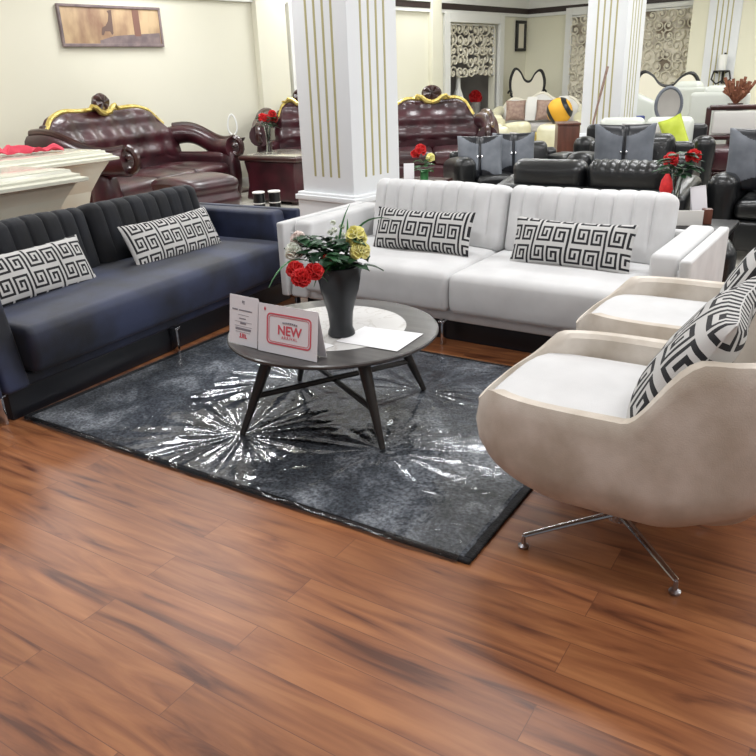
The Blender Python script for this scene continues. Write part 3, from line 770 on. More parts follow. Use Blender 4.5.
tub_chair('second off-white swivel tub chair, between the nearest one and the white sofa', (-.43,3.085,0), -90)
key_cushion('large greek key cushion leaning in the nearest swivel tub chair', .56,.46,.15, T(-.33,2.16,.67, rx=-32, rz=-88), 2, 3, 32, .010, 4, 'greek key cushions on the tub chairs')
key_cushion('large greek key cushion leaning in the second swivel tub chair', .56,.46,.15, T(-.29,3.08,.68, rx=-30, rz=-92), 7, 1, 32, .010, 8, 'greek key cushions on the tub chairs')

# ================================================================ LEFT BACKGROUND
# cream lacquered cabinets with stepped cornice
def cornice_cabinet(label, x0, x1, y0, y1, h):
    t = thing('cream_cabinet', label, 'cabinet', ((x0+x1)/2,(y0+y1)/2,0), 0, 'cream lacquered cabinets')
    hx, hy = (x1-x0)/2, (y1-y0)/2
    bm = B()
    steps = [(-.16,0),(-.16,h-.45),(-.13,h-.32),(-.06,h-.18),(-.005,h-.09),(.055,h-.075),(.055,h-.055),(.02,h-.045),(.02,h-.03),(-.015,h-.02),(-.02,h)]
    rings = []
    for off, z in steps:
        rings.append([bm.verts.new((sx*(hx+off), sy*(hy+off), z)) for sx, sy in ((-1,-1),(1,-1),(1,1),(-1,1))])
    for p, q in zip(rings, rings[1:]):
        for k in range(4): bm.faces.new((p[k],p[(k+1)%4],q[(k+1)%4],q[k]))
    bm.faces.new(rings[0]); bm.faces.new(rings[-1])
    obj('carcass', bm, 'ivory_gloss', t, smooth=False)
    bm = B(); box(bm, -hx+.04,hx-.04,-hy+.04,hy-.04,h-.001,h+.006,.003); obj('top_panel', bm, 'ivory_gloss', t)
    return t
cornice_cabinet('cream lacquered cabinet with stepped cornice directly behind the navy sofa', -5.05,-4.40,1.1,3.22,.945)
cornice_cabinet('cream lacquered cabinet with a red cloth on it, nearer the maroon sofa', -6.10,-5.24,1.6,4.18,.96)
bm = B()
def clf(u, v, s): 
    x = (u-.5)*.50; y = (v-.5)*.30*(1-.6*u); return (x, y, .010+s*.004+.14*abs(noise.noise(Vector((u*4,v*3,2))))*(1-.6*u))
slab(bm, 30, 14, lambda u,v: clf(u,v,1), lambda u,v: clf(u,v,-1)); o = obj('red_cloth', bm, 'pink_cloth', loc=(-5.58,3.70,.972), rot=(0,0,R(62))); tag(o, 'crumpled pinkish red cloth on top of the cream cabinet', 'cloth')
bm = B(); sbox(bm, (.05,.09,.035), .03, (2,2,1)); o = obj('navy_pouch', bm, 'navy_plain', loc=(-5.45,3.26,1.002)); tag(o, 'small navy pouch beside the red cloth at left photo edge', 'pouch')

# royal sofas
def royal_sofa(label, loc, rz, W=2.3, D=1.05, H=1.0, name='carved_sofa', group='maroon carved leather sofas', gold=True):
    t = thing(name, label, 'sofa', loc, rz, group)
    bm = B(); sbox(bm, (W/2+.02, D/2-.06, .12), .05, (8,3,2), T(0,0,.22)); obj('base', bm, 'maroon', t)
    ns = 3 if W > 1.8 else 2 if W > 1.2 else 1; sw = (W-.1)/ns
    for k in range(ns):
        def fn(x, y, z): return (x, y-.03*(1-(z/.1)**2)*(y < 0), z+(.035*max(0,1-(2*x/sw)**2)*max(0,1-(y/.38)**2) if z > 0 else 0))
        bm = B(); sbox(bm, (sw/2-.004, D/2-.14, .09), .05, (6,6,2), T(-(W-.1)/2+sw*(k+.5), -.06, .41), fn); obj('seat_cushion', bm, 'maroon', t)
    def top(u):
        a = abs(2*u-1)
        return H+.11*math.cos(a*PI*1.0)*.5 + .06*math.exp(-((a-.55)/.22)**2) - .22*max(0,a-.72)/.28
    def F(u, v):
        x = (u-.5)*W; zt = top(u); z = .38+(zt-.38)*v; a = 2*u-1
        tx, tz = x/.34, z/.22
        d = math.cos(PI*(tx+tz))*math.cos(PI*(tx-tz))
        bul = .10*max(0,1-a**4)*max(0,math.sin(PI*min(1,v*1.02)))**.6
        y = D/2-.22-bul-(.026*d*max(0,1-a**6) if .3 < v < .96 else 0)+.14*v - .16*abs(a)**3
        return (x*(1+.04*v), y, z)
    def Bk(u, v):
        x = (u-.5)*W; zt = top(u); a = 2*u-1; z = .2+(zt+.015-.2)*v
        return (x*(1+.04*v), D/2-.04+.05*v-.12*abs(a)**3, z)
    bm = B(); slab(bm, 110, 40, F, Bk); obj('tufted_back', bm, 'maroon', t)
    bm = B(); pts = []
    for k in range(41):
        u = .06+.88*k/40; f = F(u,1); pts.append((f[0], f[1]+.03, f[2]+.02))
    tube(bm, pts, .026, 8); obj('gilt_rail', bm, 'gold' if gold else 'maroon_wood', t)
    bm = B()
    lathe(bm, [(0,-.05),(.05,-.045),(.085,-.03),(.105,-.035),(.12,0),(.10,.03),(0,.04)], 20, T(0,0,.07,90), fn=lambda x,y,z,a: (x*1.15, y*.85, z*(1+.15*math.sin(6*a))), cap=False)
    o = obj('crest_carving', bm, 'maroon_wood', t, loc=(0, D/2-.1, top(.5)+.02))
    bm = B()
    for s in (-1,1): tube(bm, [(0,-.01,-.05),(s*.08,-.01,-.03),(s*.14,-.01,.02),(s*.2,0,.04),(s*.24,0,.0),(s*.3,0,.0)], [.03,.035,.03,.022,.018,.01], 7)
    obj('crest_gilding', bm, 'gold', t, loc=(0, D/2-.13, top(.5)+.02))
    for s in (-1,1):
        bm = B(); lathe(bm, [(0,-.05),(.04,-.035),(.055,0),(.04,.035),(0,.05)], 12, T(s*W*.42, D/2-.1, top(.5+s*.42)+.05), cap=False); obj('finial', bm, 'maroon_wood', t)
        bm = B(); lathe(bm, [(0,-.05),(.04,-.035),(.05,0),(.04,.035),(0,.05)], 12, T(s*W*.51, D/2-.16, top(.5+s*.5)+.03), cap=False); obj('finial', bm, 'maroon_wood', t)
        # rolled arm sweeping down and forward
        bm = B(); pts = []; rr = []
        for k in range(15):
            f = k/14; pts.append((s*(W/2+.06+.08*math.sin(f*PI)), D/2-.18-f*(D-(.0 if s < 0 else .22)), (.90 if s < 0 else .81)-.14*f+.05*math.sin(f*6.0))); rr.append(.12-.02*math.sin(f*PI)+.02*f)
        tube(bm, pts, rr, 14); arm = obj('arm_roll', bm, 'maroon', t)
        bm = B(); pts2 = [(p[0]+s*.02, p[1], p[2]+r_*.96) for p, r_ in zip(pts, rr)]; tube(bm, pts2, [.045-.015*k/14 for k in range(15)], 8)
        ex, ey, ez = pts[-1]; sp = []
        for k in range(14): a = k*.55; sp.append((ex, ey-.02-.12*math.sin(a)*(1-k/16), ez+.0+.13*math.cos(a)*(1-k/16)))
        tube(bm, sp, [.035]*14, 7); obj('arm_carving', bm, 'maroon_wood', t)
        bm = B(); sbox(bm, (.10,.11,.30), .07, (2,2,4), T(s*(W/2+.06), -D/2+.13, .35), lambda x,y,z: (x*(1+.25*math.sin((z+.28)*6)), y*(1+.25*math.sin((z+.28)*6)), z)); obj('arm_post', bm, 'maroon', t)
        bm = B(); sbox(bm, (.09,D/2-.12,.20), .06, (2,4,3), T(s*(W/2+.03), 0, .42)); obj('arm_side', bm, 'maroon', t)
        for yy in (-D/2+.13, D/2-.14):
            bm = B(); lathe(bm, [(0,0),(.03,0),(.05,.05),(.035,.08),(.06,.13),(0,.13)], 10, T(s*(W/2+.02), yy, 0.001), cap=False); obj('foot', bm, 'maroon_wood', t)
    return t
royal_sofa('large maroon carved leather sofa with gilt rail below the wide painting', (-7.06,6.08,0), 102, 2.25, 1.1, 1.12)
royal_sofa('maroon tufted leather loveseat with gilt crest right of the large pillar', (-5.05,9.35,0), 30, 1.25, 1.05, 1.05)
royal_sofa('maroon carved leather armchair half hidden behind the left of the large pillar', (-6.90,8.85,0), 30, .80, 1.0, 1.06, 'carved_armchair')
# ottoman
t = thing('ribbed_ottoman', 'glossy maroon ribbed leather ottoman behind the navy sofa', 'ottoman', (-5.42,5.26,0), -8)
bm = B(); sbox(bm, (.33,.31,.25), .09, (6,5,22), T(0,0,.35), lambda x,y,z: (x*(1+.035*math.sin(z*36)), y*(1+.035*math.sin(z*36)), z+(.03*(1-(x/.30)**2) if z > .15 else 0))); obj('seat', bm, 'maroon', t)
for sx in (-1,1):
    for sy in (-1,1):
        bm = B(); lathe(bm, [(0,0),(.03,0),(.04,.09),(0,.09)], 10, T(sx*.2,sy*.2,.001), cap=False); obj('foot', bm, 'maroon_wood', t)
# glass-topped maroon table
t = thing('maroon_table', 'low maroon leather coffee table with pale glass top near the left wall', 'table', (-6.20,7.66,.0), 0)
bm = B(); sbox(bm, (.40,.38,.24), .03, (2,3,3), T(0,0,.28), lambda x,y,z: (x*(1-.06*math.cos(z*9)), y*(1-.04*math.cos(z*9)), z)); obj('body', bm, 'maroon', t)
bm = B(); sbox(bm, (.46,.43,.03), .025, (2,2,1), T(0,0,.545)); obj('rim', bm, 'maroon_wood', t)
bm = B(); box(bm, -.42,.42,-.39,.39,.576,.586,.003); obj('glass_top', bm, 'glass_top', t)
for sx in (-1,1):
    for sy in (-1,1): 
        bm = B(); box(bm, sx*.3-.04,sx*.3+.04,sy*.28-.04,sy*.28+.04,.001,.06,.01); obj('foot', bm, 'maroon_wood', t)
def glass_vase(label, loc, h, r, seed, reds=5, lab2='', leafm='leaf', whites=0):
    t = thing('glass_vase', label, 'vase', loc)
    bm = B(); lathe(bm, [(0,0),(r*.8,0),(r*.8,.01),(r*.5,h*.3),(r*.6,h*.7),(r,h),(r*.9,h),(r*.5,h*.7),(r*.4,h*.3),(r*.6,.02),(0,.02)], 20, cap=False); obj('vase_body', bm, 'clear_glass', t)
    rnd = random.Random(seed)
    f = thing('red_flowers', lab2, 'flowers', (loc[0],loc[1],loc[2]+h*.4))
    bg = B()
    for k in range(reds):
        bm = B()
        a = k*2.4; p = (.09*math.cos(a)*(1-.1*k/5), .09*math.sin(a), h*.72+.03*rnd.uniform(-1,1)+(.06 if k == 0 else 0)); bloom(bm, p, .045, 14, seed+k); obj('bloom', bm, 'red_petal', f); tube(bg, [(0,0,0),(p[0]*.4,p[1]*.4,p[2]*.6),p], .004, 5)
    for k in range(44):
        a = rnd.uniform(0,6.28); leaf_shape(bg, (.05*math.cos(a),.05*math.sin(a),h*.60+rnd.uniform(-.04,.10)), (math.cos(a),math.sin(a),rnd.uniform(-.1,.6)), rnd.uniform(.07,.13), .05)
    obj('foliage', bg, leafm, f)
    return t
glass_vase('tall clear vase on the maroon glass-topped table', (-6.36,7.50,.5865), .36, .055, 11, 4, 'red roses with dark leaves in the vase on the maroon table')
t = thing('sign_card', 'white sign card on the right end of the maroon glass-topped table', 'sign', (-5.92,7.80,.5865), 38)
bm = B(); box(bm, -.06,.06,0,.006,0,.22,.002, Mx=T(rx=-14,ry=-8)); obj('front_panel', bm, 'card', t); bm = B(); box(bm, -.06,.06,0,.006,0,.21,.002, Mx=T(0,.10,0,rx=14,ry=-8)); obj('back_panel', bm, 'card', t)
# white heart-loop ornament on a small maroon side table
t = thing('side_table', 'small maroon wooden side table between the carved sofa and carved armchair', 'table', (-7.40,8.0,0), 0)
bm = B(); lathe(bm, [(0,0.001),(.15,.001),(.15,.03),(.04,.06),(.05,.3),(.03,.62),(.14,.68),(.16,.72),(0,.72)], 20, cap=False); obj('pedestal', bm, 'maroon_wood', t)
bm = B()
pts = [(.06*math.sin(a)*(1+.2*math.cos(a)), 0, .17-.13*math.cos(a)) for a in [R(10+340*k/24) for k in range(25)]]
tube(bm, pts, .012, 8); lathe(bm, [(0,0),(.05,0),(.045,.03),(0,.04)], 14, cap=False)
o = obj('loop_ornament', bm, 'candle', loc=(-7.40,8.0,.721), rot=(0,0,R(40))); tag(o, 'white loop shaped ornament on the small maroon side table', 'ornament')
# two black canisters
for i, (x, y, lab) in enumerate(((-4.42,5.02,'left one of two black cylinders with pale tops behind the navy sofa arm'),(-4.33,5.12,'right one of two black cylinders with pale tops behind the navy sofa arm'))):
    t = thing('black_cylinder_stand', lab, 'stand', (x,y,0), 0, 'pair of black cylinder stands')
    bm = B(); lathe(bm, [(0,.001),(.055,.001),(.055,.02),(.05,.03),(.05,.538),(0,.538)], 24, cap=False); obj('body', bm, 'black_leather', t)
    bm = B(); lathe(bm, [(0,.539),(.054,.539),(.054,.549),(.05,.551),(0,.551)], 24, cap=False); lathe(bm, [(.0502,.45),(.052,.45),(.052,.458),(.0502,.458)], 24, cap=False); obj('top_disc', bm, 'candle', t)

# ================================================================ MIDDLE AND RIGHT BACKGROUND
def puffy_sofa(name, label, loc, rz, W, D, H, m, nseat=2, cat='sofa', group=None, armh=.62, armw=.2, pleat=False, seatm=None, legs=True, backm=None, drop=.0, pk=(0,1)):
    t = thing(name, label, cat, loc, rz, group)
    iw = W-2*armw; seatm = seatm or m; backm = backm or m
    bm = B(); sbox(bm, (W/2-.02, D/2-.03, .12), .04, (2,2,1), T(0,0,.20)); obj('base', bm, m, t)
    sw = iw/nseat
    for k in range(nseat):
        cx = -iw/2+sw*(k+.5)
        def fn(x, y, z): return (x, y, z+(.03*max(0,1-(2*x/sw)**2)*max(0,1-(y/(D/2))**2) if z > 0 else 0))
        bm = B(); sbox(bm, (sw/2-.005, D/2-.11, .07), .05, (6,6,1), T(cx,-.07,.39), fn); obj('seat_cushion', bm, seatm, t)
        bh = (H-.40)/2
        def fb2(x, y, z):
            q = max(0,1-(2*x/sw)**4)*max(0,1-(z/bh)**4)
            pl = (.014*abs(math.sin(x*42)) if pleat and k in pk and z > bh*.3 else 0)
            return (x, y+(-.05*q if y < 0 else .03*q), z+pl)
        bm = B(); sbox(bm, (sw/2-.005, .09, bh), .075, (30 if pleat else 8,3,8), T(cx, D/2-.20, .42+bh, rx=-10), fb2, seg=3); obj('back_cushion', bm, backm, t)
    bm = B(); sbox(bm, (W/2-.06, .06, (H-.18-drop)/2), .05, (6,1,3), T(0,D/2-.07,.12+(H-.18-drop)/2)); obj('backrest_frame', bm, m, t)
    for s in (-1,1):
        bm = B(); sbox(bm, (armw/2, D/2-.02, (armh-.08)/2), min(armw*.45,.09), (3,10,4), T(s*(W/2-armw/2), 0, .08+(armh-.08)/2), lambda x,y,z: (x*(1+.12*(z>0)), y, z+.04*math.cos((y+D/2)/D*PI*.9-.3)*(z > 0)), seg=3); obj('arm', bm, m, t)
    if legs:
        for sx in (-1,1):
            for sy in (-1,1):
                bm = B(); lathe(bm, [(0,.001),(.02,.001),(.028,.09),(0,.09)], 10, T(sx*(W/2-.09), sy*(D/2-.1), 0), cap=False); obj('leg', bm, 'brushed', t)
    return t
puffy_sofa('black_loveseat', 'black leather loveseat holding a pair of grey cushions, beyond the white sofa', (-3.18,7.60,0), 38, 1.3, .8, .72, 'black_leather', 2)
puffy_sofa('black_sofa', 'low black leather sofa turned with its pleated back towards the white sofa', (-1.90,6.3,0), 180, 1.56, .72, .74, 'black_leather', 2, drop=.11, pk=(0,), pleat=True, armh=.58, armw=.15)
puffy_sofa('black_armchair', 'black leather armchair holding the widest grey cushion, behind the pleated black sofa', (-1.84,7.30,0), 6, 1.08, .85, .84, 'black_leather', 1, 'armchair', armh=.70, armw=.22)
puffy_sofa('black_sofa', 'black leather sofa at the right photo edge with one grey cushion', (-.28,6.74,0), 0, 1.5, .85, .80, 'black_leather', 2, armh=.62)
# grey satin cushions with black hourglass inset
def satin_cushion(label, w_, h_, Mx, seed=0):
    t = thing('grey_cushion', label, 'cushion', Mx.translation, 0, 'grey satin cushions with black inset')
    loc = Matrix.Translation(-Mx.translation) @ Mx
    def shp(u, v, s):
        a, b_ = 2*u-1, 2*v-1
        p_ = max(0,1-abs(a)**3)**.55*max(0,1-abs(b_)**3)**.55
        wst = 1-.10*(1-b_*b_)*0
        return (a*w_/2*(1-.05*(1-b_*b_)), s*(.065*p_+.002)-(-.02*math.exp(-(a/.08)**2) if s < 0 else 0), b_*h_/2*(1-.05*(1-a*a)))
    def mi(i, j, s):
        a = (i+.5)/64*2-1; b_ = (j+.5)/64*2-1
        if s == 0 and (abs(b_) > 1-.42*max(0,1-(a/.85)**2) or abs(a) < .075): return 1
        return 0
    bm = B(); slab(bm, 64, 64, lambda u,v: shp(u,v,-1), lambda u,v: shp(u,v,1), mif=mi, Mx=loc); obj('cover', bm, ['grey_satin','black_satin'], t)
    bm = B(); 
    for sx in (-1,1): box(bm, sx*.022-.007, sx*.022+.007, -.078,-.062,-.012,.012,.003, Mx=loc)
    obj('buckle', bm, 'chrome', t)
    return t
satin_cushion('left grey cushion of the pair on the black loveseat', .46,.46, T(-3.36,7.22,.63, rx=-20, rz=26))
satin_cushion('right grey cushion of the pair on the black loveseat', .44,.44, T(-3.14,7.56,.64, rx=-16, rz=26))
satin_cushion('wide grey cushion with black hourglass inset upright in the black armchair', .52,.50, T(-1.86,6.98,.735, rx=-10, rz=16))
satin_cushion('grey cushion on the black sofa at the right photo edge', .48,.48, T(-.72,6.62,.74, rx=-12, rz=8))
# coffee table with flowers on the right
t = thing('black_table', 'black glossy coffee table with red flowers beyond the white sofa arm', 'table', (-.95,5.42,0), 0)
bm = B(); sbox(bm, (.27,.22,.02), .012, (1,1,1), T(0,0,.43)); obj('tabletop', bm, 'black_iron', t)
for sx in (-1,1):
    for sy in (-1,1): 
        bm = B(); box(bm, sx*.23-.02,sx*.23+.02,sy*.18-.02,sy*.18+.02,.001,.412,.004); obj('leg', bm, 'black_iron', t)
glass_vase('clear vase of red flowers on the black glossy table', (-1.09,5.50,.451), .34, .05, 21, 2, 'red tulips with dark green leaves above the black glossy table')
t = thing('red_tulip', 'single red tulip drooping low at the left of the black glossy table', 'flower', (-1.13,5.38,.451))
bm = B(); lathe(bm, [(0,.17),(.03,.18),(.045,.22),(.035,.28),(.012,.32),(0,.32)], 12, cap=False); obj('petals', bm, 'red_petal', t)
bm = B(); tube(bm, [(.06,.02,0),(.03,.01,.1),(0,0,.18)], .007, 6); obj('stem', bm, 'screen', t)
bm = B(); box(bm, -.12,.12,-.005,.005,0,.10,.002); o = obj('brochure_box', bm, ['white_fabric'], loc=(-.98,5.30,.451), rot=(0,0,R(20))); tag(o, 'low white brochure standing on the black glossy table', 'brochure')
bm = B(); box(bm, -.03,.03,-.03,.03,0,.10,.003); o = obj('brown_box', bm, ['brown_wood'], loc=(-.86,5.42,.451), rot=(0,0,R(20))); tag(o, 'small brown box beside the white brochure', 'box')
t = thing('sign_card', 'tall white sign card on the black glossy table at right', 'sign', (-.90,5.46,.451), 24)
bm = B(); box(bm, -.05,.05,0,.004,0,.24,.001, Mx=T(ry=-8, rx=-10)); obj('front_panel', bm, 'card', t); bm = B(); box(bm, -.05,.05,0,.004,0,.24,.001, Mx=T(0,.08,0,ry=-8,rx=10)); obj('back_panel', bm, 'card', t)
bm = B(); sbox(bm, (.20,.20,.22), .10, (5,5,4), T(0,0,.25), lambda x,y,z: (x,y,z+(.03*(1-(x*x+y*y)/.04) if z > .15 else 0)), seg=3)
t = thing('black_pouf', 'rounded black leather pouf behind the white sofa right arm', 'pouf', (-.80,4.90,0), 20); obj('seat', bm, 'black_leather', t)
bm = B(); lathe(bm, [(0,.001),(.14,.001),(.14,.04),(0,.04)], 20, cap=False); obj('foot_ring', bm, 'brushed', t)
bm = B(); box(bm, -1.05,1.05,-.7,.7,.001,.012,.004); o = obj('dark_rug', bm, 'rug_dark', loc=(.52,5.55,0), rot=(0,0,0)); tag(o, 'dark rug with pale scribble pattern at the right photo edge', 'rug')

# table with flowers in front of the maroon loveseat
t = thing('dark_side_table', 'dark wooden side table between the large pillar and the black loveseat', 'table', (-3.72,6.62,0), 0)
bm = B(); sbox(bm, (.25,.22,.02), .012, (1,1,1), T(0,0,.46)); obj('tabletop', bm, 'maroon_wood', t)
for sx in (-1,1):
    for sy in (-1,1):
        bm = B(); box(bm, sx*.2-.02,sx*.2+.02,sy*.17-.02,sy*.17+.02,.001,.442,.004); obj('leg', bm, 'maroon_wood', t)
f = thing('mixed_bouquet', 'red and cream flowers with leaves right of the large pillar', 'flowers', (-3.66,6.60,.481))
bm = B(); bloom(bm, (-.04,0,.28), .05, 14, 1); bloom(bm, (-.11,.02,.24), .04, 14, 3); obj('red_bloom', bm, 'red_petal', f)
bm = B(); bloom(bm, (.07,0,.21), .04, 12, 2); obj('cream_bloom', bm, 'yellow_petal', f)
bm = B(); rnd = random.Random(4)
for k in range(24): a = rnd.uniform(0,6.28); leaf_shape(bm, (.02*math.cos(a),.02*math.sin(a),rnd.uniform(.06,.2)), (math.cos(a),math.sin(a),rnd.uniform(0,.8)), .09, .045)
lathe(bm, [(0,0),(.04,0),(.04,.1),(0,.1)], 10, cap=False)
obj('foliage', bm, 'leaf2', f)
t = thing('sign_card', 'white sign card below the red and cream flowers right of the large pillar', 'sign', (-3.74,6.44,.481), 30)
bm = B(); box(bm, -.05,.05,0,.004,0,.17,.001, Mx=T(rx=-10)); obj('front_panel', bm, 'card', t); bm = B(); box(bm, -.05,.05,0,.004,0,.17,.001, Mx=T(0,.06,0,rx=10)); obj('back_panel', bm, 'card', t)

# cream leather seats in mid distance
puffy_sofa('cream_armchair', 'cream leather armchair with rounded back right of the maroon loveseat', (-5.30,11.35,0), 120, .95, .9, .92, 'cream_leather', 1, 'armchair', armh=.62, armw=.22)
puffy_sofa('cream_armchair', 'second cream leather seat with grey cushion, farther right towards the yellow ball cushion', (-5.45,12.45,0), 60, .85, .8, .72, 'cream_leather', 1, 'armchair', armh=.6, armw=.22, seatm='grey_seat')
puffy_sofa('white_leather_sofa', 'white leather sofa under the wall opening with the slim vase', rp(-8.25,11.75), 81.4, 1.3, .8, 1.0, 'white_leather', 2, armh=.62)
t = thing('brown_cabinet', 'brown wooden box cabinet standing left of the middle pillar', 'cabinet', (-3.26,9.55,0), 25)
bm = B(); box(bm, -.13,.13,-.2,.2,.04,.80,.006); obj('carcass', bm, 'brown_wood', t)
bm = B(); box(bm, -.14,.14,-.21,.21,.80,.825,.004); obj('top_board', bm, 'brown_wood', t)
bm = B(); box(bm, -.12,.12,-.208,-.2,.06,.78,.003); obj('door', bm, 'brown_wood', t)
bm = B(); box(bm, -.12,.12,-.18,.18,.001,.04,.003); obj('plinth', bm, 'band', t)
# far ornate white sofa
def ornate_white(name, label, loc, rz, W, H=1.0):
    t = thing(name, label, 'sofa', loc, rz)
    bm = B(); sbox(bm, (W/2-.1,.38,.09), .04, (4,2,1), T(0,0,.30)); obj('base', bm, 'gold', t)
    bm = B(); sbox(bm, (W/2-.16,.34,.08), .05, (6,4,1), T(0,-.05,.44)); obj('seat_cushion', bm, 'grey_seat', t)
    def top(u): a = abs(2*u-1); return H-.05-.30*a**3+.06*math.cos(a*9)
    bm = B(); slab(bm, 40, 12, lambda u,v: ((u-.5)*W*1.02, .26+.06*v-.05*math.sin(PI*v)-.10*abs(2*u-1)**3, .36+(top(u)-.36)*v), lambda u,v: ((u-.5)*W*1.02, .38+.06*v-.1*abs(2*u-1)**3, .3+(top(u)-.3)*v)); obj('backrest', bm, 'white_fabric', t)
    bm = B(); tube(bm, [((u/40-.5)*W*1.04, .36-.10*abs(u/20-1)**3, top(u/40)+.015) for u in range(41)], .028, 7); obj('gilt_rail', bm, 'screen', t)
    for s in (-1,1):
        bm = B(); tube(bm, [(s*(W/2-.02),.25,.72),(s*(W/2+.02),0,.66),(s*(W/2+.03),-.2,.62),(s*(W/2),-.36,.60)], [.10,.11,.12,.12], 12); obj('arm', bm, 'cream_leather', t)
        bm = B(); sbox(bm, (.07,.34,.16), .05, (1,2,1), T(s*(W/2-.02),-.02,.44)); obj('arm_side', bm, 'cream_leather', t)
        for yy in (-.3,.3):
            bm = B(); tube(bm, [(s*(W/2-.12),yy,.24),(s*(W/2-.06),yy*1.1,.12),(s*(W/2-.1),yy*1.05,.02)], [.04,.03,.02], 8); obj('leg', bm, 'gold', t)
    return t
FS = ornate_white('ornate_white_sofa', 'ornate white sofa with gilt base and brown cushions near the far corner', (-5.40,14.15,0), 12, 1.6)
def square_cushion(name, label, m, w_, h_, Mx, cat='cushion', group=None, tk=.12):
    t = thing(name, label, cat, Mx.translation, 0, group)
    loc = Matrix.Translation(-Mx.translation) @ Mx
    def shp(u, v, s):
        a, b_ = 2*u-1, 2*v-1; p_ = max(0,1-abs(a)**3)**.55*max(0,1-abs(b_)**3)**.55
        return (a*w_/2*(1-.06*(1-b_*b_)), s*(tk/2*p_+.002), b_*h_/2*(1-.06*(1-a*a)))
    bm = B(); slab(bm, 20, 20, lambda u,v: shp(u,v,-1), lambda u,v: shp(u,v,1), Mx=loc); obj('cover', bm, m, t)
    bm = B(); pts = [shp(u,v,0) for u, v in [(k/10,0) for k in range(10)]+[(1,k/10) for k in range(10)]+[(1-k/10,1) for k in range(10)]+[(0,1-k/10) for k in range(11)]]
    tube(bm, pts, .006, 5, Mx=loc); obj('piping', bm, m, t)
    return t
square_cushion('brown_cushion', 'left brown cushion on the ornate white sofa', 'beige_fabric', .36,.36, T(-5.80,14.02,.74,rx=-15,rz=22), group='brown cushions on the ornate sofa')
square_cushion('brown_cushion', 'right brown cushion on the ornate white sofa', 'beige_fabric', .36,.36, T(-5.25,14.14,.74,rx=-15,rz=14), group='brown cushions on the ornate sofa')
for i, (x, y, lab) in enumerate(((-5.53,14.06,'white throw draped over the middle of the ornate white sofa back'),(-4.97,14.2,'white throw draped over the right side of the ornate white sofa back'))):
    bm = B(); slab(bm, 8, 12, lambda u,v: ((u-.5)*.18+.03*v, -.04*math.sin(PI*v), -.16+.42*v), lambda u,v: ((u-.5)*.18+.03*v, .02-.04*math.sin(PI*v), -.16+.42*v))
    o = obj('white_throw', bm, 'white_fabric', loc=(x,y,.72), rot=(R(-12),0,R(16))); tag(o, lab, 'throw', 'white throws on the ornate sofa')
# yellow ball cushion with black stripes
t = thing('ball_cushion', 'round yellow and black striped cushion on the ornate white sofa arm', 'cushion', (-4.50,12.75,.592), 10)
bm = B(); lathe(bm, [(.21*math.sin(PI*k/16), -.21*math.cos(PI*k/16)) for k in range(17)], 24, T(0,0,.2), cap=False); obj('body', bm, 'yellow', t)
bm = B()
for q in (.25, .75): lathe(bm, [(.215*math.sin(PI*(q-.07+.14*k/5)), -.215*math.cos(PI*(q-.07+.14*k/5))) for k in range(6)], 24, T(0,0,.2,ry=60), cap=False)
obj('stripes', bm, 'black_satin', t)
t = thing('cream_stool', 'low cream stool under the yellow striped ball cushion', 'stool', (-4.50,12.75,0), 10)
bm = B(); sbox(bm, (.32,.32,.27), .1, (3,3,3), T(0,0,.325)); obj('seat', bm, 'cream_leather', t)
bm = B(); lathe(bm, [(0,.001),(.2,.001),(.2,.06),(0,.06)], 16, cap=False); obj('foot_ring', bm, 'gold', t)
# ornate chair back with black scroll outline
def scroll_chair(label, loc, rz, w_, H, full):
    t = thing('scroll_back_chair', label, 'chair', loc, rz, 'ivory chairs with black scroll frames')
    def out(n=48):
        key = [(.80,-.1),(1.0,.25),(1.04,.62),(.82,.92),(.52,.84),(.26,.60),(0,.56),(-.26,.66),(-.5,.90),(-.80,1.0),(-1.04,.66),(-1.0,.25),(-.8,-.1)]
        pts = []
        for k in range(len(key)-1):
            p0, p1, p2, p3 = key[max(0,k-1)], key[k], key[k+1], key[min(len(key)-1,k+2)]
            for q in range(4):
                f = q/4; c_ = [.5*((2*p1[i])+(-p0[i]+p2[i])*f+(2*p0[i]-5*p1[i]+4*p2[i]-p3[i])*f*f+(-p0[i]+3*p1[i]-3*p2[i]+p3[i])*f**3) for i in (0,1)]
                pts.append((c_[0]*w_/2, 0, H*.62+c_[1]*H*.38))
        pts.append((key[-1][0]*w_/2, 0, H*.62+key[-1][1]*H*.38))
        return pts
    P_ = out()
    bm = B(); prism(bm, [(p[0]*.93, p[2]*.985) for p in P_], -.04, .03, T(rx=90)); obj('back_panel', bm, 'screen', t)
    bm = B(); tube(bm, P_, .03, 7)
    for s in (-1,1):
        sp = [(s*w_*.50+s*.06*(1-k/16)*math.cos(k*.5), -.01, H*.66+.07*(1-k/16)*math.sin(k*.5)+.04) for k in range(12)]; tube(bm, sp, .022, 6)
        tube(bm, [(s*w_*.46,0,H*.58),(s*w_*.34,0,H*.46),(s*w_*.32,0,.42)], .025, 6)
    obj('scroll_frame', bm, 'black_iron', t)
    bm = B(); sbox(bm, (w_/2,.28,.07), .05, (3,3,1), T(0,-.26,.42)); obj('seat', bm, 'cream_leather', t)
    for sx in (-1,1):
        for yy in (-.45,-.05): 
            bm = B(); tube(bm, [(sx*w_*.42,yy,.36),(sx*w_*.46,yy,.2),(sx*w_*.42,yy,.015)], [.03,.022,.015], 8); obj('leg', bm, 'black_iron', t)
    return t
scroll_chair('ivory chair back with black scroll outline behind the ornate white sofa', (-6.12,15.35,0), 20, .64, 1.46, 0)
scroll_chair('ivory chair with large black scroll outline in front of the wide carved screen', (-3.02,13.55,0), 14, .95, 1.34, 1)
t = thing('white_daybed', 'white upholstered daybed half hidden behind the middle pillar right side', 'daybed', (-3.30,12.3,0), 12)
bm = B(); sbox(bm, (.45,.30,.2), .08, (4,3,2), T(0,0,.32)); obj('mattress', bm, 'white_leather', t)
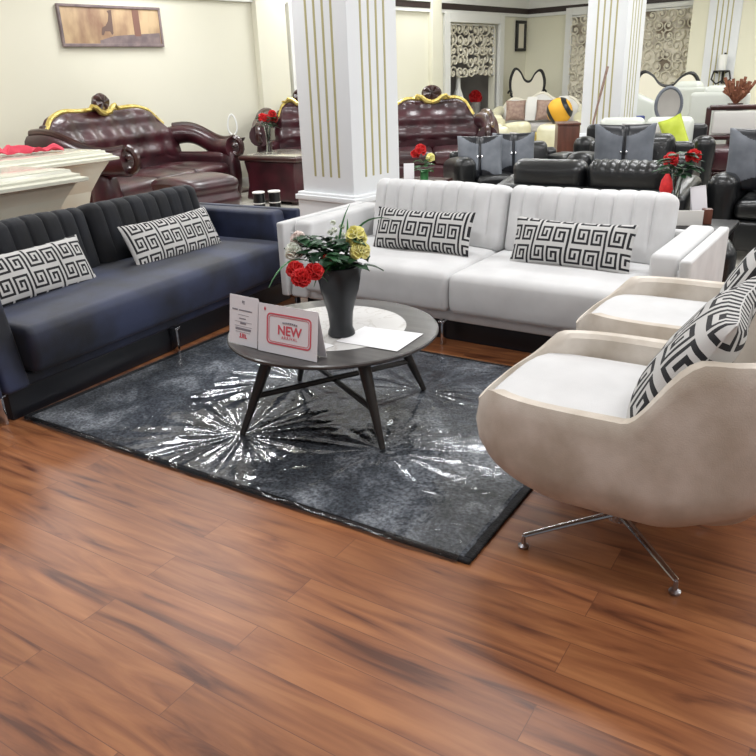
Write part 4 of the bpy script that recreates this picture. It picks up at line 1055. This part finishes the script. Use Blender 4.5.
bm = B(); sbox(bm, (.45,.10,.40), .08, (6,1,3), T(0,.30,.72), lambda x,y,z: (x,y,z-(.2*max(0,x/.45) if z > 0 else 0))); obj('backrest', bm, 'white_leather', t)
for sx in (-1,1):
    bm = B(); lathe(bm, [(0,.001),(.03,.001),(.04,.12),(0,.12)], 10, T(sx*.35,0,0), cap=False); obj('leg', bm, 'gold', t)
bm = B(); sbox(bm, (.13,.05,.11), .02, (1,1,1)); o = obj('blue_cushion', bm, 'blue_box', loc=(-3.10,12.15,.638), rot=(0,0,R(20))); tag(o, 'small blue cushion on the white daybed', 'cushion')
# white and black sofa + cushions + lime
puffy_sofa('two_tone_sofa', 'white and dark framed leather sofa behind the black armchair', (-2.12,8.74,0), 12, 1.40, .80, .90, 'black_leather', 2, armh=.72, seatm='white_leather', backm='white_leather')
square_cushion('floral_cushion', 'pale floral cushion left of the lime cushion', 'grey_seat', .40,.38, T(-2.15,8.72,.68,rx=-15,rz=16))
square_cushion('lime_cushion', 'bright lime green cushion standing on its corner', 'lime', .22,.46, T(-1.72,8.42,.73,rx=-8,ry=0,rz=16) @ T(ry=-22), tk=.1)
# oval grey framed mirror-back chair
t = thing('oval_back_chair', 'grey oval-backed carved chair above the lime cushion', 'chair', (-2.25,10.35,0), 18)
bm = B(); lathe(bm, [(0,-.02),(.13,-.02),(.14,0),(.13,.02),(0,.02)], 28, T(0,0,.98,90) , fn=lambda x,y,z,a: (x, y*1.35, z), cap=False); obj('back_panel', bm, 'niche', t)
bm = B(); tube(bm, [(.15*math.cos(R(a)), 0, .98+.20*math.sin(R(a))) for a in range(0,361,15)], .022, 8); obj('back_frame', bm, 'grey_satin', t)
bm = B(); sbox(bm, (.24,.24,.05), .04, (2,2,1), T(0,-.24,.46)); obj('seat', bm, 'grey_seat', t)
for sx in (-1,1):
    for yy in (-.42,-.04):
        bm = B(); tube(bm, [(sx*.2,yy,.42),(sx*.2,yy,.012)], [.022,.015], 8); obj('leg', bm, 'niche', t)
    bm = B(); tube(bm, [(sx*.2,-.04,.42),(sx*.15,-.01,.62),(sx*.12,0,.84)], .016, 8); obj('back_post', bm, 'niche', t)
# maroon wood sofa with white cushion
t = thing('wood_frame_sofa', 'dark maroon wood framed sofa with white panel back at right', 'sofa', (-1.22,9.70,0), 12)
bm = B()
box(bm, -.42,.75,.30,.36,.93,.99,.02); box(bm, -.42,.75,.30,.36,.60,.66,.02); box(bm, -.45,-.39,.30,.36,.06,.97,.02); box(bm, .16,.22,.30,.36,.62,.97,.02); box(bm, .72,.78,.30,.36,.06,.97,.02); obj('frame', bm, 'maroon_wood', t)
bm = B(); sbox(bm, (.255,.03,.13), .02, (3,1,3), T(-.115,.33,.795)); obj('back_panel', bm, 'white_fabric', t)
bm = B(); sbox(bm, (.24,.03,.13), .02, (3,1,3), T(.47,.33,.795)); obj('back_panel', bm, 'white_fabric', t)
bm = B(); sbox(bm, (.58,.34,.12), .04, (3,2,1), T(.165,-.02,.44)); obj('seat_cushion', bm, 'maroon', t)
bm = B(); box(bm, -.45,.78,-.36,.36,.20,.32,.02); obj('rail', bm, 'maroon_wood', t)
for s in (-.42,.75):
    bm = B(); box(bm, s-.04,s+.04,-.36,.33,.58,.64,.02); box(bm, s-.03,s+.03,-.36,-.30,.001,.6,.01); obj('arm', bm, 'maroon_wood', t)
# white leather sofas far right
puffy_sofa('white_leather_sofa', 'white leather sofa with high rounded back in front of the far right pillar', (-2.30,12.25,0), 165, .80, .75, 1.20, 'white_leather', 1, armh=.8)
puffy_sofa('white_leather_sofa', 'white leather sofa below the candle sconce at right', (-1.72,11.25,0), 172, .85, .75, 1.16, 'white_leather', 1, armh=.8)
# dried flowers in pot on stand
t = thing('dried_bouquet', 'brown dried flowers in a dark pot at the right photo edge', 'flowers', (-1.52,10.6,0))
bm = B(); lathe(bm, [(0,.001),(.14,.001),(.12,.05),(.06,.1),(.05,.6),(.10,.75),(.09,.98),(0,.98)], 18, cap=False); obj('pot_stand', bm, 'maroon_wood', t)
bm = B(); rnd = random.Random(8)
for k in range(40):
    a = rnd.uniform(0,6.28); e = rnd.uniform(.05,.2); tube(bm, [(0,0,.96),(e*.5*math.cos(a),e*.5*math.sin(a),1.06),(e*math.cos(a),e*math.sin(a),rnd.uniform(1.08,1.28))], [.006,.01,.02], 5)
obj('dried_stems', bm, 'dried', t)
# wall candle sconce
t = thing('candle_sconce', 'white candle on a black iron scroll sconce on the right wall', 'sconce', rp(-4.66,14.58,1.10), -8.6)
bm = B(); box(bm, -.02,.02,-.02,.02,0,.5,.004); 
for s in (-1,1): tube(bm, [(0,-.03,.05),(s*.08,-.08,.0),(s*.16,-.1,.08),(s*.13,-.1,.2),(s*.06,-.1,.18)], .016, 6)
lathe(bm, [(0,.2),(.13,.2),(.14,.22),(0,.22)], 14, T(0,-.12,0), cap=False); obj('iron_bracket', bm, 'black_iron', t)
bm = B(); lathe(bm, [(0,.222),(.07,.222),(.07,.47),(0,.475)], 16, T(0,-.12,0), cap=False); obj('candle', bm, 'candle', t)
# stick leaning on the middle pillar
bm = B(); tube(bm, [(0,0,.02),(.03,.01,.8),(.16,.02,1.45)], [.012,.014,.018], 8); o = obj('leaning_stick', bm, 'beige_fabric', loc=(-3.16,10.17,0)); tag(o, 'thin pinkish brown stick leaning on the middle pillar', 'stick')

# ================================================================ LIGHTS
def area(name, loc, sx, sy, e, rot=(0,0,0), col=(1,1,1)):
    l = bpy.data.lights.new(name, 'AREA'); l.shape = 'RECTANGLE'; l.size = sx; l.size_y = sy; l.energy = e; l.color = col
    o = bpy.data.objects.new(name, l); C.objects.link(o); o.location = loc; o.rotation_euler = rot; return o
E0 = 40
for i, x in enumerate((-6.9,-4.6,-1.5,1.1,3.4)):
    for j, y in enumerate((-1.6,1.2,4.0,6.8,9.6,12.4)):
        area('ceiling_lamp', (x, y, 3.27), 1.2, .3, E0*(.38,.78,1.1,1.12,1.1,1.1)[j], (0,0,0), (.97,.985,1))
wd = bpy.data.worlds.new('World'); S.world = wd; wd.use_nodes = True
bg = wd.node_tree.nodes['Background']; bg.inputs[0].default_value = (.9,.95,1,1); bg.inputs[1].default_value = .18

# ================================================================ CAMERA
cam = bpy.data.cameras.new('camera'); co = bpy.data.objects.new('camera', cam); C.objects.link(co); S.camera = co
cam.sensor_width = 36; cam.lens = 36*750/756; cam.clip_start = .05; cam.clip_end = 60
P_, Rl, Y_ = R(22.0), R(2.1), R(33)
f0 = Vector((-math.sin(Y_), math.cos(Y_), 0)); r0 = Vector((math.cos(Y_), math.sin(Y_), 0)); z = Vector((0,0,1))
fw = f0*math.cos(P_)-z*math.sin(P_); u0 = z*math.cos(P_)+f0*math.sin(P_)
up = u0*math.cos(Rl)+r0*math.sin(Rl); rt = r0*math.cos(Rl)-u0*math.sin(Rl)
mw = Matrix((rt, up, -fw)).transposed().to_4x4(); mw.translation = (0,0,1.45); co.matrix_world = mw
S.view_settings.view_transform = 'Standard'; S.view_settings.look = 'None'; S.view_settings.gamma = 1; S.view_settings.use_curve_mapping = False
S.view_settings.exposure = 0.0
